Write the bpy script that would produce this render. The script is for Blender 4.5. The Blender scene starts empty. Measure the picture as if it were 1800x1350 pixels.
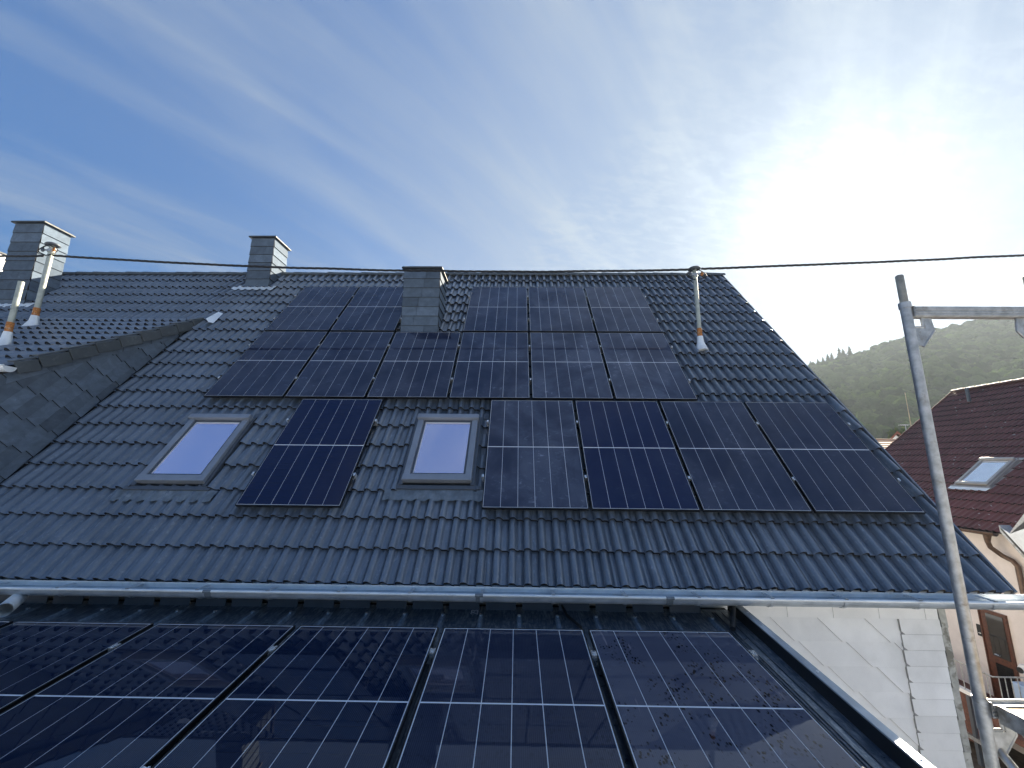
import bpy, bmesh, math, random
from mathutils import Vector, Matrix, noise
random.seed(7)
R = math.radians
sc = bpy.context.scene
COL = sc.collection

# ------------------------------------------------------------------ camera
F_PX, PITCH, ROLL, YAW = 702.94, 0.19357, 0.00932, -0.01666
Fv = Vector((math.sin(YAW)*math.cos(PITCH), math.cos(YAW)*math.cos(PITCH), math.sin(PITCH)))
R0 = Vector((math.cos(YAW), -math.sin(YAW), 0)); U0 = R0.cross(Fv)
Rv = math.cos(ROLL)*R0 + math.sin(ROLL)*U0; Uv = -math.sin(ROLL)*R0 + math.cos(ROLL)*U0
cd = bpy.data.cameras.new('camera'); cam = bpy.data.objects.new('camera', cd); COL.objects.link(cam)
cd.sensor_width = 36.0; cd.lens = F_PX/1800*36.0; cd.clip_start = 0.05; cd.clip_end = 6000
M = Matrix((Rv, Uv, -Fv)).transposed().to_4x4(); cam.matrix_world = M
sc.camera = cam

# ------------------------------------------------------------------ world, sun, exposure
SUN_EL, SUN_AZ = R(26.4), R(42.2)
SUN = Vector((math.sin(SUN_AZ)*math.cos(SUN_EL), math.cos(SUN_AZ)*math.cos(SUN_EL), math.sin(SUN_EL)))
sun_d = bpy.data.lights.new('sun', 'SUN'); sun_d.energy = 3.4; sun_d.angle = R(0.6); sun_d.color = (1.0, 0.88, 0.70)
sun = bpy.data.objects.new('sun', sun_d); COL.objects.link(sun)
sun.rotation_euler = (-SUN).to_track_quat('-Z', 'Y').to_euler()
w = bpy.data.worlds.new('World'); sc.world = w; w.use_nodes = True
nt = w.node_tree; nt.nodes.clear(); N = nt.nodes; L = nt.links
def nd(tree, typ, **kw):
    n = tree.nodes.new(typ)
    for k, v in kw.items():
        if k.startswith('i_'): n.inputs[k[2:]].default_value = v
        else: setattr(n, k, v)
    return n
def mathn(tree, op, a, b=None, c=None, clamp=False):
    n = tree.nodes.new('ShaderNodeMath'); n.operation = op; n.use_clamp = clamp
    for i, v in enumerate((a, b, c)):
        if v is None: continue
        if isinstance(v, (int, float)): n.inputs[i].default_value = v
        else: tree.links.new(v, n.inputs[i])
    return n.outputs[0]
def vmath(tree, op, a, b=None, scale=None):
    n = tree.nodes.new('ShaderNodeVectorMath'); n.operation = op
    for i, v in enumerate((a, b)):
        if v is None: continue
        if isinstance(v, (tuple, list, Vector)): n.inputs[i].default_value = tuple(v)
        else: tree.links.new(v, n.inputs[i])
    if scale is not None:
        if isinstance(scale, (int, float)): n.inputs['Scale'].default_value = scale
        else: tree.links.new(scale, n.inputs['Scale'])
    return n.outputs['Value'] if op == 'DOT_PRODUCT' else n.outputs[0]
def smooth(tree, x, lo, hi, a=0.0, b=1.0):
    n = tree.nodes.new('ShaderNodeMapRange'); n.interpolation_type = 'SMOOTHSTEP'
    tree.links.new(x, n.inputs[0])
    for i, v in enumerate((lo, hi, a, b)): n.inputs[i+1].default_value = v
    return n.outputs[0]
def noisen(tree, vec, scale, detail=4, rough=0.5, dist=0.0):
    n = tree.nodes.new('ShaderNodeTexNoise'); n.inputs['Scale'].default_value = scale
    n.inputs['Detail'].default_value = detail; n.inputs['Roughness'].default_value = rough
    n.inputs['Distortion'].default_value = dist
    if vec is not None: tree.links.new(vec, n.inputs['Vector'])
    return n.outputs[0]
def mapping(tree, vec, loc=(0,0,0), rot=(0,0,0), scale=(1,1,1)):
    n = tree.nodes.new('ShaderNodeMapping'); tree.links.new(vec, n.inputs[0])
    n.inputs[1].default_value = loc; n.inputs[2].default_value = rot; n.inputs[3].default_value = scale
    return n.outputs[0]
def mixc(tree, f, a, b, typ='MIX'):
    n = tree.nodes.new('ShaderNodeMix'); n.data_type = 'RGBA'; n.blend_type = typ; n.clamp_factor = True
    def s(v, i):
        if isinstance(v, (int, float)): n.inputs[i].default_value = v
        elif isinstance(v, (tuple, list)): n.inputs[i].default_value = (*v[:3], 1)
        else: tree.links.new(v, n.inputs[i])
    s(f, 0); s(a, 6); s(b, 7)
    return n.outputs[2]
sky = nd(nt, 'ShaderNodeTexSky', sky_type='NISHITA', sun_disc=False, sun_elevation=SUN_EL, sun_rotation=SUN_AZ,
         altitude=300, air_density=1.0, dust_density=0.6, ozone_density=3.5)
gen = nd(nt, 'ShaderNodeTexCoord').outputs['Generated']
dirn = vmath(nt, 'NORMALIZE', gen)
sep = nd(nt, 'ShaderNodeSeparateXYZ'); L.new(dirn, sep.inputs[0])
zz = mathn(nt, 'ADD', mathn(nt, 'MAXIMUM', sep.outputs[2], 0.0), 0.16)
comb = nd(nt, 'ShaderNodeCombineXYZ'); L.new(mathn(nt, 'DIVIDE', sep.outputs[0], zz), comb.inputs[0]); L.new(mathn(nt, 'DIVIDE', sep.outputs[1], zz), comb.inputs[1])
uv = comb.outputs[0]
cosS = vmath(nt, 'DOT_PRODUCT', dirn, SUN)
CSC = 1.0
def band(th, lon, lat, loc=(0,0,0)):
    n = nt.nodes.new('ShaderNodeMapping'); n.vector_type = 'TEXTURE'; L.new(uv, n.inputs[0])
    n.inputs[1].default_value = loc; n.inputs[2].default_value = (0,0,R(th)); n.inputs[3].default_value = (lon, lat, 1); return n.outputs[0]
streak = noisen(nt, band(49, 2.6, 0.36, (0.1,0.2,0)), 1.6, 6, 0.55, 0.35)
streak2 = noisen(nt, band(64, 3.4, 0.50, (0.4,1.1,0)), 1.3, 6, 0.56, 0.5)
fine = noisen(nt, band(52, 0.9, 0.22), 3.5, 5, 0.65, 0.5)
ripple = noisen(nt, band(10, 1.0, 0.45), 15.0, 3, 0.55, 0.3)
big = noisen(nt, mapping(nt, uv, loc=(0.3,5.2,0)), 0.9, 3, 0.5, 0.2)
near = smooth(nt, cosS, 0.45, 0.93)               # thin high cloud is thickest round the sun
f1 = smooth(nt, streak, 0.40, 0.76, 0.0, 0.42)
f2 = smooth(nt, streak2, 0.40, 0.78, 0.0, 0.38)
f3 = mathn(nt, 'MULTIPLY', smooth(nt, ripple, 0.38, 0.66, 0.0, 0.20), mathn(nt, 'MULTIPLY', smooth(nt, cosS, 0.60, 0.86), smooth(nt, big, 0.42, 0.6)))
veil = mathn(nt, 'MULTIPLY', near, 0.46)
hor = mathn(nt, 'MULTIPLY', smooth(nt, sep.outputs[2], 0.42, 0.05), smooth(nt, cosS, -0.2, 0.95, 0.10, 0.70))
veil = mathn(nt, 'ADD', veil, hor)
ff = mathn(nt, 'ADD', mathn(nt, 'ADD', f1, f2), mathn(nt, 'ADD', f3, veil))
ff = mathn(nt, 'MULTIPLY', ff, mathn(nt, 'MULTIPLY_ADD', fine, 0.4, 0.80))
ff = mathn(nt, 'ADD', ff, -0.03)
ff = mathn(nt, 'MAXIMUM', ff, 0.0)
ff = mathn(nt, 'MULTIPLY', mathn(nt, 'MINIMUM', ff, 0.93), smooth(nt, sep.outputs[2], -0.03, 0.02))
# forward scattering of the sun in the thin ice cloud
glow = mathn(nt, 'ADD', mathn(nt, 'MULTIPLY', mathn(nt, 'POWER', mathn(nt, 'MAXIMUM', cosS, 0.0), 6.0), 0.9),
             mathn(nt, 'MULTIPLY', mathn(nt, 'POWER', mathn(nt, 'MAXIMUM', cosS, 0.0), 60.0), 1.2))
lum = mathn(nt, 'ADD', mathn(nt, 'MULTIPLY_ADD', hor, 2.6, 2.25), glow)
cl = vmath(nt, 'SCALE', (0.91, 1.07, 1.26), scale=lum)
skyc = vmath(nt, 'MULTIPLY', sky.outputs[0], (0.78, 1.05, 1.27))
# tone curve put into the sky colour: holds down the bright aureole round the sun
sg = nd(nt, 'ShaderNodeSeparateXYZ'); L.new(skyc, sg.inputs[0])
gq = mathn(nt, 'DIVIDE', sg.outputs[1], 1.55)
skyc = vmath(nt, 'SCALE', skyc, scale=mathn(nt, 'DIVIDE', 1.0, mathn(nt, 'SQRT', mathn(nt, 'MULTIPLY_ADD', gq, gq, 1.0))))
fin = mixc(nt, ff, skyc, cl)
halo = mathn(nt, 'MULTIPLY', mathn(nt, 'POWER', mathn(nt, 'MAXIMUM', cosS, 0.0), 55.0), 1.5)
halo = mathn(nt, 'ADD', halo, mathn(nt, 'MULTIPLY', mathn(nt, 'POWER', mathn(nt, 'MAXIMUM', cosS, 0.0), 10.0), 0.25))
fin = vmath(nt, 'ADD', fin, vmath(nt, 'SCALE', (1.0, 0.99, 0.97), scale=halo))
bg = nd(nt, 'ShaderNodeBackground'); bg.inputs[1].default_value = 0.05
fin = vmath(nt, 'SCALE', fin, scale=0.66)
L.new(fin, bg.inputs[0]); wo = nd(nt, 'ShaderNodeOutputWorld'); L.new(bg.outputs[0], wo.inputs[0])
vs = sc.view_settings; vs.view_transform = 'Standard'; vs.look = 'None'; vs.gamma = 1.0; vs.use_curve_mapping = False
vs.exposure = 2.65
sc.render.engine = 'CYCLES'
sc.cycles.max_bounces = 6; sc.cycles.diffuse_bounces = 3; sc.cycles.glossy_bounces = 4; sc.cycles.volume_bounces = 0
sc.cycles.transparent_max_bounces = 6; sc.cycles.use_denoising = True

# ------------------------------------------------------------------ pixel -> plane (modelling aid for placing things at their real depth)
def ray(u, v): return Fv + Rv*((u-900)/F_PX) + Uv*((675-v)/F_PX)
def onplane(u, v, P, n):
    d = ray(u, v); return d*(Vector(P).dot(n)/d.dot(n))
def pX(u, v, x): return onplane(u, v, (x,0,0), Vector((1,0,0)))
def pY(u, v, y): return onplane(u, v, (0,y,0), Vector((0,1,0)))
def pZ(u, v, z): return onplane(u, v, (0,0,z), Vector((0,0,1)))

# ------------------------------------------------------------------ material helpers
def newmat(name):
    m = bpy.data.materials.new(name); m.use_nodes = True
    t = m.node_tree; b = t.nodes['Principled BSDF']
    return m, t, b
def pos(t): return t.nodes.new('ShaderNodeNewGeometry').outputs['Position']
def rnd(t):
    g = t.nodes.new('ShaderNodeNewGeometry').outputs['Random Per Island']; o = t.nodes.new('ShaderNodeObjectInfo').outputs['Random']
    return mathn(t, 'FRACT', mathn(t, 'ADD', g, o))
def bump(t, b, h, strength=0.3, dist=0.01):
    n = t.nodes.new('ShaderNodeBump'); n.inputs['Strength'].default_value = strength; n.inputs['Distance'].default_value = dist
    t.links.new(h, n.inputs['Height']); t.links.new(n.outputs[0], b.inputs['Normal'])
def simple(name, col, rough=0.6, metal=0.0, var=0.12, scale=8.0, bmp=0.0, coat=0.0, dirtcol=None, dirt=(0.55,0.75), spec=0.5, pervar=0.0):
    m, t, b = newmat(name); p = pos(t)
    n1 = noisen(t, p, scale, 5, 0.6)
    lo = tuple(c*(1-var) for c in col); hi = tuple(min(1, c*(1+var)) for c in col)
    c = mixc(t, smooth(t, n1, 0.3, 0.7), lo, hi)
    if pervar:
        r = rnd(t); g = nd(t, 'ShaderNodeHueSaturation'); t.links.new(c, g.inputs['Color'])
        t.links.new(mathn(t, 'MULTIPLY_ADD', r, pervar, 1-pervar/2), g.inputs['Value']); c = g.outputs[0]
    if dirtcol:
        n2 = noisen(t, p, scale*0.37, 6, 0.65, 0.3)
        c = mixc(t, smooth(t, n2, dirt[0], dirt[1]), c, dirtcol)
    t.links.new(c, b.inputs['Base Color']); b.inputs['Metallic'].default_value = metal
    t.links.new(mathn(t, 'MULTIPLY_ADD', n1, 0.3, rough-0.15), b.inputs['Roughness'])
    b.inputs['Specular IOR Level'].default_value = spec
    if coat: b.inputs['Coat Weight'].default_value = coat; b.inputs['Coat Roughness'].default_value = 0.03
    if bmp: bump(t, b, noisen(t, p, scale*6, 4, 0.6), bmp, 0.004)
    return m
def tile_mat(name, col, dust, rough=0.5, dustamt=0.5, speckle=None, coolvar=(1,1,1)):
    m, t, b = newmat(name); p = pos(t)
    r = rnd(t)
    n1 = noisen(t, p, 2.3, 5, 0.6); n2 = noisen(t, p, 26, 5, 0.65, 0.2); n3 = noisen(t, mapping(t, p, scale=(30,4,4)), 2.0, 4, 0.6)
    c = mixc(t, smooth(t, n1, 0.3, 0.7), tuple(x*0.85 for x in col), tuple(x*y*1.18 for x, y in zip(col, coolvar)))
    g = nd(t, 'ShaderNodeHueSaturation'); t.links.new(c, g.inputs['Color']); t.links.new(mathn(t, 'MULTIPLY_ADD', r, 0.16, 0.92), g.inputs['Value']); c = g.outputs[0]
    dm = mathn(t, 'MULTIPLY', smooth(t, n3, 0.46, 0.74), smooth(t, n2, 0.42, 0.7)); dm = mathn(t, 'MULTIPLY', dm, dustamt)
    c = mixc(t, dm, c, dust)
    # long scuffs and washed patches
    n4 = noisen(t, p, 0.9, 4, 0.6, 0.4); c = mixc(t, mathn(t, 'MULTIPLY', smooth(t, n4, 0.52, 0.72), 0.30*dustamt), c, dust)
    if speckle:
        v = nd(t, 'ShaderNodeTexVoronoi'); v.inputs['Scale'].default_value = 5.0; t.links.new(p, v.inputs['Vector'])
        c = mixc(t, mathn(t, 'MULTIPLY', smooth(t, v.outputs['Distance'], 0.16, 0.07), smooth(t, n2, 0.45, 0.55)), c, speckle)
    t.links.new(c, b.inputs['Base Color'])
    t.links.new(mathn(t, 'MULTIPLY_ADD', n2, 0.35, rough-0.17), b.inputs['Roughness'])
    bump(t, b, noisen(t, p, 120, 4, 0.6), 0.35, 0.003)
    return m
M_tile = tile_mat('dark_roof_tile', (0.100, 0.128, 0.165), (0.36, 0.40, 0.45), 0.34, 0.5)
for q_ in (M_tile,):
    b_ = q_.node_tree.nodes['Principled BSDF']; b_.inputs['Coat Weight'].default_value = 0.9; b_.inputs['Coat Roughness'].default_value = 0.26; b_.inputs['Coat IOR'].default_value = 1.7
M_tile_nb = tile_mat('red_brown_roof_tile', (0.150, 0.056, 0.052), (0.09, 0.085, 0.06), 0.62, 0.7, speckle=(0.42, 0.40, 0.38))
M_tile_far = tile_mat('orange_roof_tile', (0.24, 0.075, 0.035), (0.18, 0.08, 0.05), 0.8, 0.4)
M_ridge = tile_mat('ridge_tile', (0.075, 0.088, 0.095), (0.22, 0.24, 0.25), 0.45, 0.6)
M_zinc = simple('weathered_zinc', (0.80, 0.84, 0.85), 0.38, 0.20, 0.10, 5, 0.05, dirtcol=(0.35,0.37,0.38))
M_zincdark = simple('old_zinc_gutter', (0.46, 0.51, 0.55), 0.42, 0.45, 0.15, 6, 0.05)
M_lead = simple('lead_flashing', (0.17, 0.20, 0.225), 0.5, 0.25, 0.25, 9, 0.3, dirtcol=(0.28,0.31,0.33), dirt=(0.55,0.7))
M_galv = simple('galvanised_steel', (0.46, 0.47, 0.47), 0.45, 0.7, 0.22, 22, 0.2, dirtcol=(0.27,0.25,0.22), dirt=(0.55,0.7))
M_galvw = simple('worn_steel_spigot', (0.42, 0.38, 0.30), 0.5, 0.6, 0.2, 30, 0.2)
M_anth = simple('anthracite_frame', (0.09, 0.105, 0.125), 0.35, 0.15, 0.08, 6, 0.03)
M_anth2 = simple('anthracite_frame_light', (0.25, 0.28, 0.325), 0.35, 0.2, 0.08, 6, 0.03)
M_black = simple('plain_black', (0.012, 0.013, 0.015), 0.5, 0.0, 0.1, 8)
M_frame = simple('black_module_frame', (0.02, 0.021, 0.024), 0.35, 0.6, 0.1, 20)
M_white = simple('white_backsheet', (0.85, 0.87, 0.90), 0.4, 0.0, 0.03, 8, coat=0.6)
M_alu = simple('bright_aluminium', (0.82, 0.84, 0.85), 0.28, 0.8, 0.06, 30)
M_slab = simple('white_fibre_cement', (0.87, 0.87, 0.85), 0.8, 0.0, 0.06, 3.0, 0.12, dirtcol=(0.68,0.68,0.65), dirt=(0.5,0.8), pervar=0.08)
M_slabdirty = simple('stained_fibre_cement', (0.78, 0.78, 0.76), 0.8, 0.0, 0.06, 3.0, 0.12, dirtcol=(0.30,0.30,0.29), dirt=(0.56,0.66), pervar=0.06)
M_plaster = simple('pinkish_plaster', (0.76, 0.69, 0.65), 0.9, 0.0, 0.05, 4.0, 0.25, dirtcol=(0.52,0.46,0.42), dirt=(0.55,0.8))
M_render = simple('pale_render', (0.62, 0.60, 0.56), 0.9, 0.0, 0.06, 4.0, 0.25)
M_wood = simple('dark_door_wood', (0.10, 0.035, 0.02), 0.4, 0.0, 0.35, 18, 0.1)
M_glassdk = simple('dark_glass', (0.012, 0.014, 0.016), 0.12, 0.0, 0.2, 3, coat=1.0)
M_brick = simple('red_clinker', (0.13, 0.055, 0.04), 0.75, 0.0, 0.3, 14, 0.3)
M_copper = simple('brown_copper', (0.13, 0.085, 0.065), 0.45, 0.5, 0.25, 12)
M_rust = simple('rusty_band', (0.42, 0.17, 0.05), 0.8, 0.1, 0.35, 40, 0.3, dirtcol=(0.62,0.50,0.36), dirt=(0.55,0.65))
M_pipe = simple('galvanised_mast', (0.42, 0.45, 0.40), 0.5, 0.35, 0.14, 14, 0.05, dirtcol=(0.30,0.32,0.28))
M_rubber = simple('black_rubber', (0.015, 0.016, 0.018), 0.55, 0.0, 0.2, 12)
M_ply = simple('weathered_plywood', (0.50, 0.38, 0.22), 0.75, 0.0, 0.25, 26, 0.3, dirtcol=(0.24,0.16,0.09), dirt=(0.56,0.66))
M_under = simple('roof_underlay', (0.012, 0.013, 0.014), 0.9, 0.0, 0.1, 4)
M_board = simple('grey_comb_board', (0.42, 0.42, 0.38), 0.8, 0.0, 0.2, 14, 0.2, dirtcol=(0.22,0.21,0.17), dirt=(0.5,0.6), pervar=0.25)
M_asph = simple('asphalt', (0.05, 0.05, 0.05), 0.9, 0.0, 0.2, 10, 0.3)
M_paint = simple('chalk_marking', (0.80, 0.78, 0.82), 0.8, 0.0, 0.2, 60)
M_bluew = simple('pale_blue_plastic', (0.42, 0.55, 0.75), 0.5, 0.0, 0.05, 6)
M_whitep = simple('white_plastic', (0.78, 0.78, 0.78), 0.5, 0.0, 0.05, 6)
M_bark = simple('bark', (0.07, 0.05, 0.035), 0.9, 0.0, 0.2, 4)

def slate_mat(name, col, stretch=(1,1,1), rough=0.5):
    m, t, b = newmat(name); p = pos(t); r = rnd(t)
    n1 = noisen(t, mapping(t, p, scale=stretch), 7, 6, 0.65, 0.5)
    n2 = noisen(t, p, 60, 4, 0.6)
    c = mixc(t, smooth(t, n1, 0.3, 0.72), tuple(x*0.84 for x in col), tuple(x*1.18 for x in col))
    g = nd(t, 'ShaderNodeHueSaturation'); t.links.new(c, g.inputs['Color']); t.links.new(mathn(t, 'MULTIPLY_ADD', r, 0.5, 0.75), g.inputs['Value'])
    c = mixc(t, mathn(t, 'MULTIPLY', smooth(t, n1, 0.66, 0.74), 0.22), g.outputs[0], tuple(min(1, x*3) for x in col))
    t.links.new(c, b.inputs['Base Color']); t.links.new(mathn(t, 'MULTIPLY_ADD', n1, 0.3, rough-0.15), b.inputs['Roughness'])
    bump(t, b, mathn(t, 'ADD', n1, mathn(t, 'MULTIPLY', n2, 0.3)), 0.6, 0.006)
    return m
M_slate = slate_mat('dormer_slate', (0.105, 0.140, 0.185), (1,1,1.6), 0.45)
M_slatech = slate_mat('chimney_slate', (0.105, 0.140, 0.185), (1,1,1.2), 0.72)
M_slatech.node_tree.nodes['Principled BSDF'].inputs['Specular IOR Level'].default_value = 0.08

# sheet metal of the extension roof: dark coated steel, scratched and dusty
def sheet_mat():
    m, t, b = newmat('dark_sheet_metal'); p = pos(t)
    n1 = noisen(t, mapping(t, p, scale=(22,3,3)), 3.0, 6, 0.7, 0.3); n2 = noisen(t, p, 14, 6, 0.7, 0.6)
    c = mixc(t, mathn(t, 'MULTIPLY', smooth(t, n1, 0.38, 0.66), smooth(t, n2, 0.32, 0.62)), (0.12,0.165,0.22), (0.46,0.51,0.56))
    t.links.new(c, b.inputs['Base Color']); b.inputs['Metallic'].default_value = 0.65
    t.links.new(mathn(t, 'MULTIPLY_ADD', n2, 0.45, 0.12), b.inputs['Roughness'])
    bump(t, b, n2, 0.15, 0.004)
    return m
M_sheet = sheet_mat()

def cell_mat(name, base, wires):
    """Blue-black silicon behind glass: glossy coat, dust film that varies from module to module (object property 'dirt')."""
    m, t, b = newmat(name); p = pos(t)
    at = nd(t, 'ShaderNodeAttribute', attribute_type='OBJECT', attribute_name='dirt'); dirt = at.outputs['Fac']
    tc = t.nodes.new('ShaderNodeTexCoord').outputs['Object']
    n1 = noisen(t, p, 1.7, 6, 0.62, 0.6); n2 = noisen(t, mapping(t, p, scale=(1,1.6,1.6)), 9, 7, 0.7, 1.2); n3 = noisen(t, p, 60, 3, 0.6)
    c = base
    sx = nd(t, 'ShaderNodeSeparateXYZ'); t.links.new(tc, sx.inputs[0])
    if wires:
        wv = mathn(t, 'PINGPONG', sx.outputs[0], 0.0055)
        c = mixc(t, smooth(t, wv, 0.0012, 0.0004, 0, 0.45), c, (0.06, 0.085, 0.14))
    lines = mathn(t, 'PINGPONG', sx.outputs[1], 0.046)
    c = mixc(t, smooth(t, lines, 0.0022, 0.0008, 0, 0.5), c, (0.002, 0.003, 0.008))
    film = mathn(t, 'MULTIPLY', smooth(t, n1, 0.32, 0.72, 0.25, 1.0), 0.15)
    swirl = mathn(t, 'MULTIPLY', mathn(t, 'MULTIPLY', smooth(t, n2, 0.55, 0.72), smooth(t, n1, 0.42, 0.62)), 0.30)
    d = mathn(t, 'MULTIPLY', mathn(t, 'ADD', film, swirl), dirt)
    d = mathn(t, 'ADD', d, mathn(t, 'MULTIPLY', smooth(t, n3, 0.70, 0.78), mathn(t, 'MULTIPLY', dirt, 0.05)))
    c = mixc(t, d, c, (0.34, 0.39, 0.50))
    if wires:   # dried runs and wet splashes on the module nearest the verge
        wet = nd(t, 'ShaderNodeAttribute', attribute_type='OBJECT', attribute_name='wet').outputs['Fac']
        vo = nd(t, 'ShaderNodeTexVoronoi'); vo.inputs['Scale'].default_value = 50.0; t.links.new(mapping(t, p, scale=(1,0.55,1)), vo.inputs['Vector'])
        nb_ = noisen(t, p, 3.4, 5, 0.7, 0.8); clus = smooth(t, nb_, 0.49, 0.57)
        c = mixc(t, mathn(t, 'MULTIPLY', wet, 0.15), c, (0.42, 0.42, 0.52))
        drop = mathn(t, 'MULTIPLY', mathn(t, 'MULTIPLY', smooth(t, vo.outputs['Distance'], 0.42, 0.30), clus), wet)
        c = mixc(t, drop, c, (0.001, 0.001, 0.004))
        run = mathn(t, 'MULTIPLY', smooth(t, noisen(t, mapping(t, p, loc=(2.2,0,0), rot=(0,0,R(30)), scale=(7,1.6,1)), 1.0, 5, 0.65, 0.6), 0.64, 0.70), wet)
        c = mixc(t, mathn(t, 'MULTIPLY', run, 0.30), c, (0.50, 0.45, 0.48))
    t.links.new(c, b.inputs['Base Color'])
    b.inputs['Roughness'].default_value = 0.45; b.inputs['Specular IOR Level'].default_value = 0.0
    b.inputs['Coat Weight'].default_value = 1.0; b.inputs['Coat IOR'].default_value = 1.36 if wires else 1.45
    t.links.new(mathn(t, 'MULTIPLY_ADD', d, 0.25, 0.012), b.inputs['Coat Roughness'])
    return m
M_cell = cell_mat('solar_cell', (0.0035, 0.009, 0.034), False)
M_cellb = cell_mat('solar_cell_blue', (0.0025, 0.008, 0.045), False)
M_cellf = cell_mat('solar_cell_near', (0.003, 0.010, 0.034), True)

def window_mat():
    m, t, b = newmat('roof_window_glass'); p = pos(t)
    n = noisen(t, p, 1.2, 3, 0.5)
    t.links.new(mixc(t, n, (0.84,0.78,1.0), (0.92,0.88,1.0)), b.inputs['Base Color'])
    b.inputs['Metallic'].default_value = 0.92; b.inputs['Roughness'].default_value = 0.06
    return m
M_win = window_mat()

# ------------------------------------------------------------------ object helpers
def tag(o, label=None, cat=None, group=None, kind=None):
    if label: o['label'] = label
    if cat: o['category'] = cat
    if group: o['group'] = group
    if kind: o['kind'] = kind
    return o
WORLD = {}
def empty(name, loc, parent=None, rot=None):
    o = bpy.data.objects.new(name, None); COL.objects.link(o); o.empty_display_size = 0.2
    o.location = loc
    if rot is not None: o.rotation_euler = rot
    if parent is not None: o.parent = parent
    WORLD[o.name] = (Matrix.Translation(loc) @ (rot.to_matrix().to_4x4() if rot is not None else Matrix()))
    return o
def wm(o): return WORLD[o.name]
class MB:
    def __init__(s): s.v = []; s.f = []; s.sm = []
    def add(s, vs, fs, smooth=False):
        k = len(s.v); s.v += [tuple(x) for x in vs]; s.f += [tuple(i+k for i in f) for f in fs]; s.sm += [smooth]*len(fs); return s
    def box(s, a, b):
        (x0,y0,z0),(x1,y1,z1) = a, b
        return s.add([(x0,y0,z0),(x1,y0,z0),(x1,y1,z0),(x0,y1,z0),(x0,y0,z1),(x1,y0,z1),(x1,y1,z1),(x0,y1,z1)],
              [(0,3,2,1),(4,5,6,7),(0,1,5,4),(1,2,6,5),(2,3,7,6),(3,0,4,7)])
    def obox(s, o, ax, ay, az):
        o, ax, ay, az = map(Vector, (o, ax, ay, az))
        vs = [o, o+ax, o+ax+ay, o+ay, o+az, o+ax+az, o+ax+ay+az, o+ay+az]
        return s.add(vs, [(0,3,2,1),(4,5,6,7),(0,1,5,4),(1,2,6,5),(2,3,7,6),(3,0,4,7)])
    def prism(s, poly, off):
        """poly: list of 3D points (planar), extruded by vector off"""
        n = len(poly); p = [Vector(q) for q in poly]; off = Vector(off)
        return s.add(p + [q+off for q in p], [tuple(range(n))[::-1], tuple(range(n, 2*n))] + [(i, (i+1)%n, n+(i+1)%n, n+i) for i in range(n)])
    def tube(s, pts, r, seg=12, cap=True, smooth=True):
        pts = [Vector(p) for p in pts]; rs = r if isinstance(r, (list, tuple)) else [r]*len(pts)
        k0 = len(s.v); vs = []; prev = None
        for i, p in enumerate(pts):
            t = (pts[min(i+1, len(pts)-1)] - pts[max(i-1, 0)]).normalized()
            if prev is None:
                u = t.orthogonal().normalized() if abs(t.z) < 0.95 else Vector((1,0,0))
                u = (u - t*u.dot(t)).normalized()
            else: u = (prev - t*prev.dot(t)).normalized()
            prev = u; v = t.cross(u)
            vs += [p + (u*math.cos(a) + v*math.sin(a))*rs[i] for a in [2*math.pi*j/seg for j in range(seg)]]
        fs = [(i*seg+j, i*seg+(j+1)%seg, (i+1)*seg+(j+1)%seg, (i+1)*seg+j) for i in range(len(pts)-1) for j in range(seg)]
        s.add(vs, fs, smooth)
        if cap: s.add(vs[:seg], [tuple(range(seg))[::-1]]); s.add(vs[-seg:], [tuple(range(seg))])
        return s
    def mesh(s, name, mat, M=None):
        me = bpy.data.meshes.new(name)
        vs = s.v if M is None else [tuple(M @ Vector(v)) for v in s.v]
        me.from_pydata(vs, [], s.f); me.polygons.foreach_set('use_smooth', s.sm)
        for m_ in (mat if isinstance(mat, (list, tuple)) else [mat]): me.materials.append(m_)
        me.update(); return me
    def build(s, name, mat, parent=None, local=False):
        """geometry in world coordinates, or in the parent's when local"""
        if parent is None:
            c = Vector((0,0,0))
            if s.v:
                xs = list(zip(*s.v)); c = Vector(((min(xs[0])+max(xs[0]))/2, (min(xs[1])+max(xs[1]))/2, min(xs[2])))
            o = bpy.data.objects.new(name, s.mesh(name, mat, Matrix.Translation(-c))); COL.objects.link(o); o.location = c
            WORLD[o.name] = Matrix.Translation(c); return o
        P = wm(parent); Mi = None if local else P.inverted()
        o = bpy.data.objects.new(name, s.mesh(name, mat, Mi)); COL.objects.link(o); o.parent = parent
        WORLD[o.name] = P.copy(); return o
def inst(name, me, parent, Mw):
    """mesh instance placed by its world matrix under parent"""
    o = bpy.data.objects.new(name, me); COL.objects.link(o); o.parent = parent
    o.matrix_local = wm(parent).inverted() @ Mw; WORLD[o.name] = Mw; return o
def bevel(o, wdt=0.003, seg=2):
    m = o.modifiers.new('bevel', 'BEVEL'); m.width = wdt; m.segments = seg; m.limit_method = 'ANGLE'; m.angle_limit = R(40); return o
def frame_m(o, x, y, z):
    return Matrix(((x[0],y[0],z[0],o[0]),(x[1],y[1],z[1],o[1]),(x[2],y[2],z[2],o[2]),(0,0,0,1)))
def clip(poly, a, b, c):
    """keep a*x+b*y<=c"""
    out = []
    for i in range(len(poly)):
        p, q = poly[i], poly[(i+1)%len(poly)]; dp = a*p[0]+b*p[1]-c; dq = a*q[0]+b*q[1]-c
        if dp <= 0: out.append(p)
        if (dp < 0) != (dq < 0) and dp != dq:
            k = dp/(dp-dq); out.append((p[0]+(q[0]-p[0])*k, p[1]+(q[1]-p[1])*k))
    return out

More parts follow.
